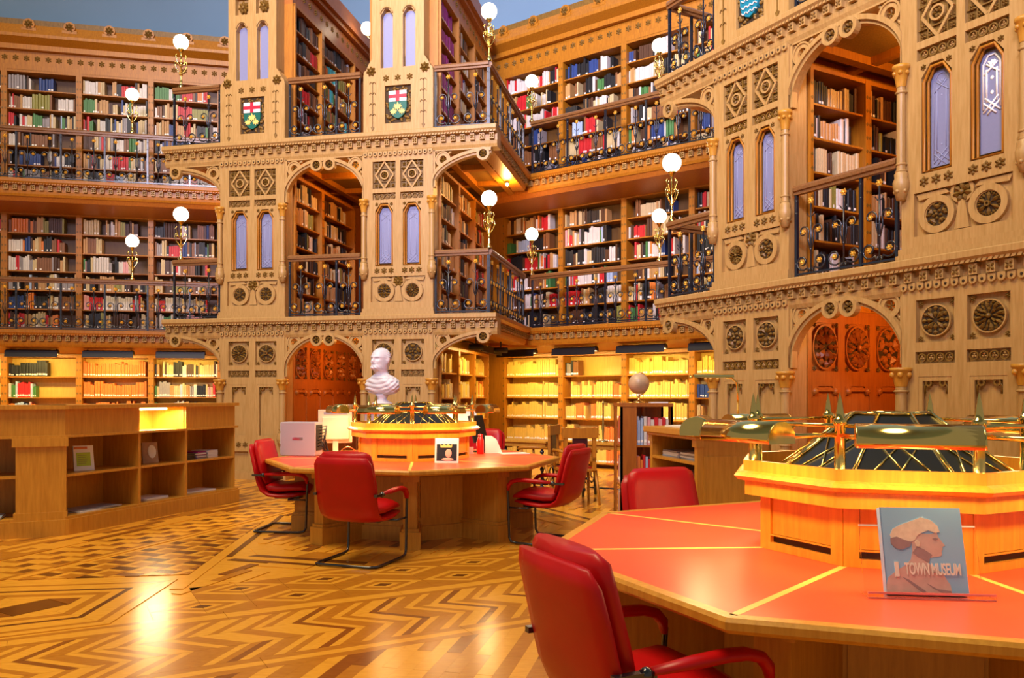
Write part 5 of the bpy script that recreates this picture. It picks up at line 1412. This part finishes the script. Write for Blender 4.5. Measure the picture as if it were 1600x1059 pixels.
cu = bpy.data.curves.new('title', 'FONT'); cu.body = 'TOWN MUSEUM'; cu.size = .037; cu.align_x = 'LEFT'; cu.extrude = .0003; cu.offset = .0009; cu.space_character = .92
tmp = bpy.data.objects.new('title_curve', cu); COL.objects.link(tmp)
bpy.context.view_layer.update()
me = bpy.data.meshes.new_from_object(tmp.evaluated_get(bpy.context.evaluated_depsgraph_get())); bpy.data.objects.remove(tmp)
xs = [v.co[0] for v in me.vertices]; sx = .178 / (max(xs) - min(xs))
for v in me.vertices:
    q = T @ Vector((-.068 + (v.co[0] - min(xs)) * sx, -.0065 - v.co[2], .066 + v.co[1] * 1.45)); v.co = q
me.materials.append(MAT['white']); link('title', me, o)

# ================================================================== furniture in front of the back wall
def revolving_bookcase():
    o = thing('revolving_bookcase', 'square oak revolving bookcase with red and white volumes', 'bookcase', (1.36, 8.50, 0), 0)
    h = .27; mb = MB(); mb.box(-h, h, -h, h, 1.30, 1.335); mb.obj('top', o, 'red_oak')
    mb = MB(); mb.box(-h, h, -h, h, .06, .12); mb.box(-h + .04, h - .04, -h + .04, h - .04, 0, .06); mb.obj('base', o, 'red_oak')
    mb = MB(); mb.box(-.012, .012, -h + .16, h - .16, .12, 1.30); mb.box(-h + .16, h - .16, -.012, .012, .12, 1.30); mb.obj('core', o, 'red_oak')
    for k in range(4):
        T = Matrix.Rotation(k * PI / 2, 4, 'Z')
        mb = MB(T); mb.box(-h + .005, -h + .17, -h + .005, -h + .02, .12, 1.30); mb.obj('end_panel', o, 'red_oak')
        mb = MB(T); mb.box(h - .02, h - .005, -h + .005, -h + .03, .12, 1.30); mb.obj('stile', o, 'red_oak')
    for z in (.12, .51, .91):
        if z > .2: mb = MB(); mb.box(-h + .01, h - .01, -h + .01, h - .01, z - .02, z); mb.obj('shelf', o, 'red_oak')
    for z, nm in ((.14, 'lowest'), (.51, 'middle'), (.91, 'top')):
        F = Matrix.Translation((1.36, 8.50, 0)); x = -h + .178; n = 0
        while x < h - .06:
            wv = rng.uniform(.022, .042); n += 1
            BOOKS.append([F, x, x + wv - .003, -h + .03, .17, z, rng.uniform(.24, .30), 0, rng.choice(['orange', 'red', 'orange', 'white', 'red', 'pale blue', 'pink']), True, f'{nm} shelf, revolving bookcase front', n]); x += wv
        F2 = F @ Matrix.Rotation(-PI / 2, 4, 'Z'); x = -h + .178; n = 0
        while x < h - .06:
            wv = rng.uniform(.022, .042); n += 1
            BOOKS.append([F2, x, x + wv - .003, -h + .03, .17, z, rng.uniform(.24, .30), 0, rng.choice(['red', 'white', 'orange', 'pink']), True, f'{nm} shelf, revolving bookcase left side', n]); x += wv
revolving_bookcase()
o = thing('globe', 'antique terrestrial globe standing on the revolving bookcase', 'globe', (1.31, 8.42, 1.335), .5)
m = MB(); m.lathe([(0, 0), (.075, 0), (.07, .012), (.02, .025), (.012, .06), (.02, .075), (.0, .08)], 14); m.obj('foot', o, 'brass')
m = MB(); m.ball((0, 0, .20), .108, 24, 16); m.obj('sphere', o, 'globe_map')
m = MB(); m.tube([(.118 * math.sin(a), 0, .20 - .118 * math.cos(a)) for a in [PI * k / 12 for k in range(13)]], .006, 5); m.obj('meridian', o, 'brass')
o = tag(MB().box(-.09, .09, -.05, .05, 0, .012).obj('white_booklet', None, 'paper', (1.50, 8.36, 1.335), .1), 'white booklet lying on the revolving bookcase beside the globe', 'booklet')

def paper_unit():
    o = thing('shelf_unit', 'oak shelf unit with stacked papers behind the near table', 'shelf unit', (1.41, 6.20, 0), math.radians(-77))
    # local x runs from the far end to the near corner is negative; shelves open toward local -y
    L, D, Ht = .92, .62, 1.15
    mb = MB(); mb.box(-L - .04, .04, -.05, D + .04, Ht - .05, Ht); mb.box(-L - .02, .02, -.025, D + .02, Ht - .075, Ht - .05); bevel(mb.obj('top', o, 'desk_oak'), .006)
    mb = MB(); mb.box(-.05, 0, 0, D, 0, Ht - .075); mb.obj('side_panel', o, 'desk_oak')
    mb = MB(); mb.box(-L, -L + .05, 0, D, 0, Ht - .075); mb.obj('side_panel', o, 'desk_oak')
    mb = MB(); mb.box(-L, 0, D - .02, D, 0, Ht - .075); mb.obj('back_panel', o, 'desk_oak')
    mb = MB(); mb.box(-L - .015, .015, -.015, D + .015, 0, .1); mb.obj('plinth', o, 'desk_oak')
    mb = MB(); mb.box(.0, .008, .05, D - .05, .2, .95); mb.obj('raised_panel', o, 'desk_oak')
    mb = MB(); mb.box(-.07, .012, -.012, .05, Ht - .13, Ht - .075); mb.obj('capital', o, 'desk_oak'); mb = MB(); mb.box(-L - .012, -L + .07, -.012, .05, Ht - .13, Ht - .075); mb.obj('capital', o, 'desk_oak')
    for z in (.30, .50, .70, .90):
        mb = MB(); mb.box(-L + .05, -.05, .0, D - .02, z - .02, z); mb.obj('shelf', o, 'desk_oak')
    F = frame(o); r_ = random.Random(9); words = {.30: 'lowest', .50: 'second', .70: 'third', .90: 'top'}
    for z in (.30, .50, .70, .90):
        for xx, nm in ((-.66, 'far'), (-.30, 'near')):
            t = thing('paper_stack', f'{nm} stack of white papers on the {words[z]} shelf of the oak unit', 'papers', F @ Vector((xx, .22, z)), o.rotation_euler[2], 'papers in the oak shelf unit')
            zz = 0
            for k in range(r_.randint(3, 5)):
                hh = r_.uniform(.01, .02); m = MB(Matrix.Rotation(r_.uniform(-.06, .06), 4, 'Z')); m.box(-.15, .15, -.15, .15, zz, zz + hh); m.obj('sheet_bundle', t, r_.choice(['paper', 'white', 'book pale blue', 'book grey'])); zz += hh
    return F
FU = paper_unit()
p = FU @ Vector((-.55, .22, 1.15))
tag(MB().prism([(-.2, -.14), (.2, -.14), (.2, .14), (-.2, .14)], 0, .014, 'xy').obj('open_papers', None, 'white', p, -1.2), 'white papers lying on top of the oak shelf unit', 'papers')
p = FU @ Vector((-.10, .42, 1.15))
tag(MB().prism([(-.1, -.1), (.1, -.1), (.12, .08), (.0, .12), (-.1, .1)], 0, .05, 'xy').obj('crumpled_sheet', None, 'white', p, .4), 'small white bundle on the oak shelf unit behind the brass lamp', 'papers')
o = thing('desk_lamp', 'tall arched brass desk lamp on the oak shelf unit', 'lamp', FU @ Vector((-.30, .50, 1.15)), math.radians(0))
m = MB(); m.lathe([(0, 0), (.07, 0), (.065, .015), (.012, .025), (0, .025)], 14); m.obj('base', o, 'brass')
m = MB(); m.tube([(0, 0, .02), (0, 0, .30), (-.01, 0, .37), (-.05, 0, .405), (-.10, 0, .41)], .010, 7); m.obj('stem', o, 'brass')
m = MB(Matrix.Translation((-.20, 0, .41)) @ Matrix.Scale(.62, 4)); m.prism([(q[0] * .75, q[1] * .75) for q in prof] if False else [(.06 * math.cos(a), .05 * math.sin(a)) for a in [PI * k / 8 for k in range(9)]], -.26, .26, 'yz'); m.obj('shade', o, 'brass')
m = MB(); m.ball((-.38, 0, .41), .016, 8, 6); m.obj('knob', o, 'brass')

def reading_desk(label, p0, p1, z=.76):
    a, b = Vector(p0), Vector(p1); L = (b - a).length
    o = thing('iron_leg_desk', label, 'desk', (a[0], a[1], 0), math.atan2(b[1] - a[1], b[0] - a[0]))
    m = MB(); m.box(0, L, -.25, .25, z - .03, z); m.box(.03, L - .03, -.22, .22, z - .09, z - .03); bevel(m.obj('top', o, 'desk_oak'), .005)
    for x in (.12, L - .12):
        l = MB(); l.tube([(x, -.18, 0), (x, -.16, .2), (x, -.16, z - .09)], .02, 6); l.tube([(x, .18, 0), (x, .16, .2), (x, .16, z - .09)], .02, 6)
        for zz in (.1, .35, .6): l.ball((x, -.16, zz), .032, 8, 6)
        lo = l.obj('iron_leg', o, 'iron')
        for s in (-1, 1):
            sc = MB(); sc.tube([(x, q[0] * s - .0, q[2] * 1.6 + .05) for q in [(c[0], 0, c[2]) for c in spiral(.08, .15, .075, -2.4, 1.2)]], .009, 5); sc.tube([(x, q[0] * s, q[2] * 1.4 + .32) for q in [(c[0], 0, c[2]) for c in spiral(.08, .12, .065, -2.4, 1.2)]], .008, 5); sc.obj('scroll', lo, 'iron')
        link('flower', FLOWER, lo, (x, 0, .52), PI / 2, scale=(1.3, 1.3, 1.3))
    m = MB(); m.tube([(.12, 0, .12), (L - .12, 0, .12)], .012, 6); m.obj('stretcher', o, 'iron')
    return o
reading_desk('small iron legged desk beside the revolving bookcase', (.99, 11.55), (1.78, 11.0))
reading_desk('iron legged desk behind the right end of the far table', (-.1, 12.25), (.62, 11.75))
o = thing('reading_stand_lamp', 'slim brass lamp pole on the desk beside the revolving bookcase', 'lamp', (1.27, 11.35, .76), 0)
m = MB(); m.lathe([(0, 0), (.08, 0), (.07, .02), (.02, .03), (.012, .05), (.02, .20), (.012, .22), (.012, .52), (.018, .56), (0, .58)], 12); m.obj('pole', o, 'brass')
m = MB(); m.tube([(-.05, 0, .1), (-.10, 0, .14), (-.12, 0, .08), (-.08, 0, .05)], .008, 5); m.obj('scroll', o, 'brass')

def wooden_chair(label, x, y, face):
    o = thing('wooden_armchair', label, 'chair', (x, y, 0), face - PI / 2)
    m = MB(); m.prism([(-.23, -.2), (.23, -.2), (.25, .22), (-.25, .22)], .42, .46, 'xy'); bevel(m.obj('seat', o, 'shelf_oak'), .01)
    m = MB(); m.prism([(-.2, -.17), (.2, -.17), (.21, .19), (-.21, .19)], .46, .475, 'xy'); m.obj('seat_pad', o, 'leather')
    for s in (-1, 1):
        l = MB(); l.tube([(s * .22, -.17, .44), (s * .235, -.24, .2), (s * .24, -.30, 0)], .02, 6, rs=[.022, .02, .016]); l.obj('leg', o, 'shelf_oak')
        l = MB(); l.tube([(s * .22, .19, .44), (s * .23, .21, .2), (s * .235, .22, 0)], .02, 6, rs=[.022, .02, .016]); l.obj('leg', o, 'shelf_oak')
        l = MB(); l.box(s * .19 - .025, s * .19 + .025, -.235, -.20, .44, .97); l.obj('back_post', o, 'shelf_oak')
        l = MB(); l.tube([(s * .22, -.2, .68), (s * .25, .0, .69), (s * .26, .18, .685), (s * .255, .22, .66)], .022, 6); l.tube([(s * .25, .15, .46), (s * .255, .17, .68)], .016, 6); l.obj('armrest', o, 'shelf_oak')
    m = MB(); m.prism([(-.235, .86), (.235, .86), (.245, .98), (.20, .995), (0, .985), (-.20, .995), (-.245, .98)], -.245, -.205); m.obj('top_rail', o, 'shelf_oak')
    for s in (-1, 1): m = MB(); m.ball((s * .225, -.225, .985), .025, 8, 6); m.obj('finial', o, 'shelf_oak')
    m = MB(); m.box(-.215, .215, -.235, -.21, .56, .61); m.obj('lower_rail', o, 'shelf_oak')
    m = MB(); m.box(-.10, .10, -.228, -.212, .60, .87); m.obj('back_pad', o, 'dark_seat')
wooden_chair('oak armchair with a dark red back pad behind the side-on red chair', .84, 10.75, math.radians(100))
wooden_chair('oak armchair turned sideways beyond the far table', .38, 11.55, math.radians(160))
o = thing('laptop', 'white laptop at the far right on the near table', 'laptop', (2.35, 4.05, TZ), math.radians(-20))
m = MB(); m.box(-.17, .17, -.12, .12, 0, .016); m.obj('keyboard', o, 'white')
m = MB(Matrix.Translation((0, .12, .014)) @ Matrix.Rotation(-.2, 4, 'X')); m.box(-.17, .17, 0, .01, 0, .24); m.obj('screen', o, 'white')
m = MB(Matrix.Translation((0, .12, .014)) @ Matrix.Rotation(-.2, 4, 'X')); m.box(-.15, .15, -.001, 0, .02, .22); m.obj('display', o, 'book grey')

# ================================================================== the books: the 300 that show largest are objects of their own
bpy.context.view_layer.update()
dg = bpy.context.evaluated_depsgraph_get(); eye = Vector((0, 0, EYE))
def visible(B):
    T, x0, x1, y0, d, z0, h = B[:7]; n = 0
    for fx, fz in ((.5, .5), (.5, .8), (.5, .25)):
        p = T @ Vector((x0 + (x1 - x0) * fx, y0 - .004, z0 + h * fz)); r = p - eye; L_ = r.length
        px, py = proj(p[0], p[1], p[2])
        if not (4 < px < 1596 and 4 < py < 1055): continue
        hit, loc, *_ = SC.ray_cast(dg, eye, r.normalized(), distance=L_ - .01)
        if not hit: n += 1
    return n
def psize(B):
    T, x0, x1, y0, d, z0, h = B[:7]
    q = [proj(*(T @ Vector(v))) for v in ((x0, y0, z0), (x1, y0, z0), (x1, y0, z0 + h), (x0, y0, z0 + h))]
    return area(q)
order = sorted(range(len(BOOKS)), key=lambda i: -psize(BOOKS[i])); single = set()
for i in order:
    if len(single) >= 300: break
    if visible(BOOKS[i]) >= 2: single.add(i)
UNIT = {}
def unit_book(col):
    if col not in UNIT:
        mb = MB(); mb.prism([(0, .06), (.12, .015), (.5, 0), (.88, .015), (1, .06), (1, 1), (0, 1)], 0, 1, 'xy', 'book ' + col); UNIT[col] = mb.mesh('book')
    return UNIT[col]
lb = MB(); lb.prism([(.08, .028), (.14, .012), (.5, -.006), (.86, .012), (.92, .028), (.92, .2), (.08, .2)], 0, 1, 'xy', 'label_white'); LABEL = lb.mesh('spine_label')
NTH = ['first', 'second', 'third', 'fourth', 'fifth', 'sixth', 'seventh', 'eighth', 'ninth', 'tenth']
def nth(n):
    if n <= 10: return NTH[n - 1]
    return f'{n}' + ('th' if n % 100 in (11, 12, 13) else {1: 'st', 2: 'nd', 3: 'rd'}.get(n % 10, 'th'))
mass = MB()
for i, B in enumerate(BOOKS):
    T, x0, x1, y0, d, z0, h, lean, col, lab, where, n = B
    if i in single:
        p = T @ Vector((x0, y0, z0)); rz = T.to_euler()[2]
        o = link('book', unit_book(col), None, p, rz, scale=(x1 - x0, d, h))
        tag(o, f'{col} book, {nth(n)} in the row, {where}', 'book', where.split(', ')[1] + ' books')
        if lab: link('spine_label', LABEL, o, (0, 0, .10), scale=(1, 1, .10))
    else:
        mass.T = T; mass.box(x0, x1, y0, y0 + d, z0, z0 + h, 'book ' + col)
        if lab: mass.box(x0 + .004, x1 - .004, y0 - .002, y0 + .01, z0 + h * .08, z0 + h * .20, 'label_white')
tag(mass.obj('books'), 'hundreds of smaller books filling the gallery and ground floor shelves', 'books', kind='stuff')
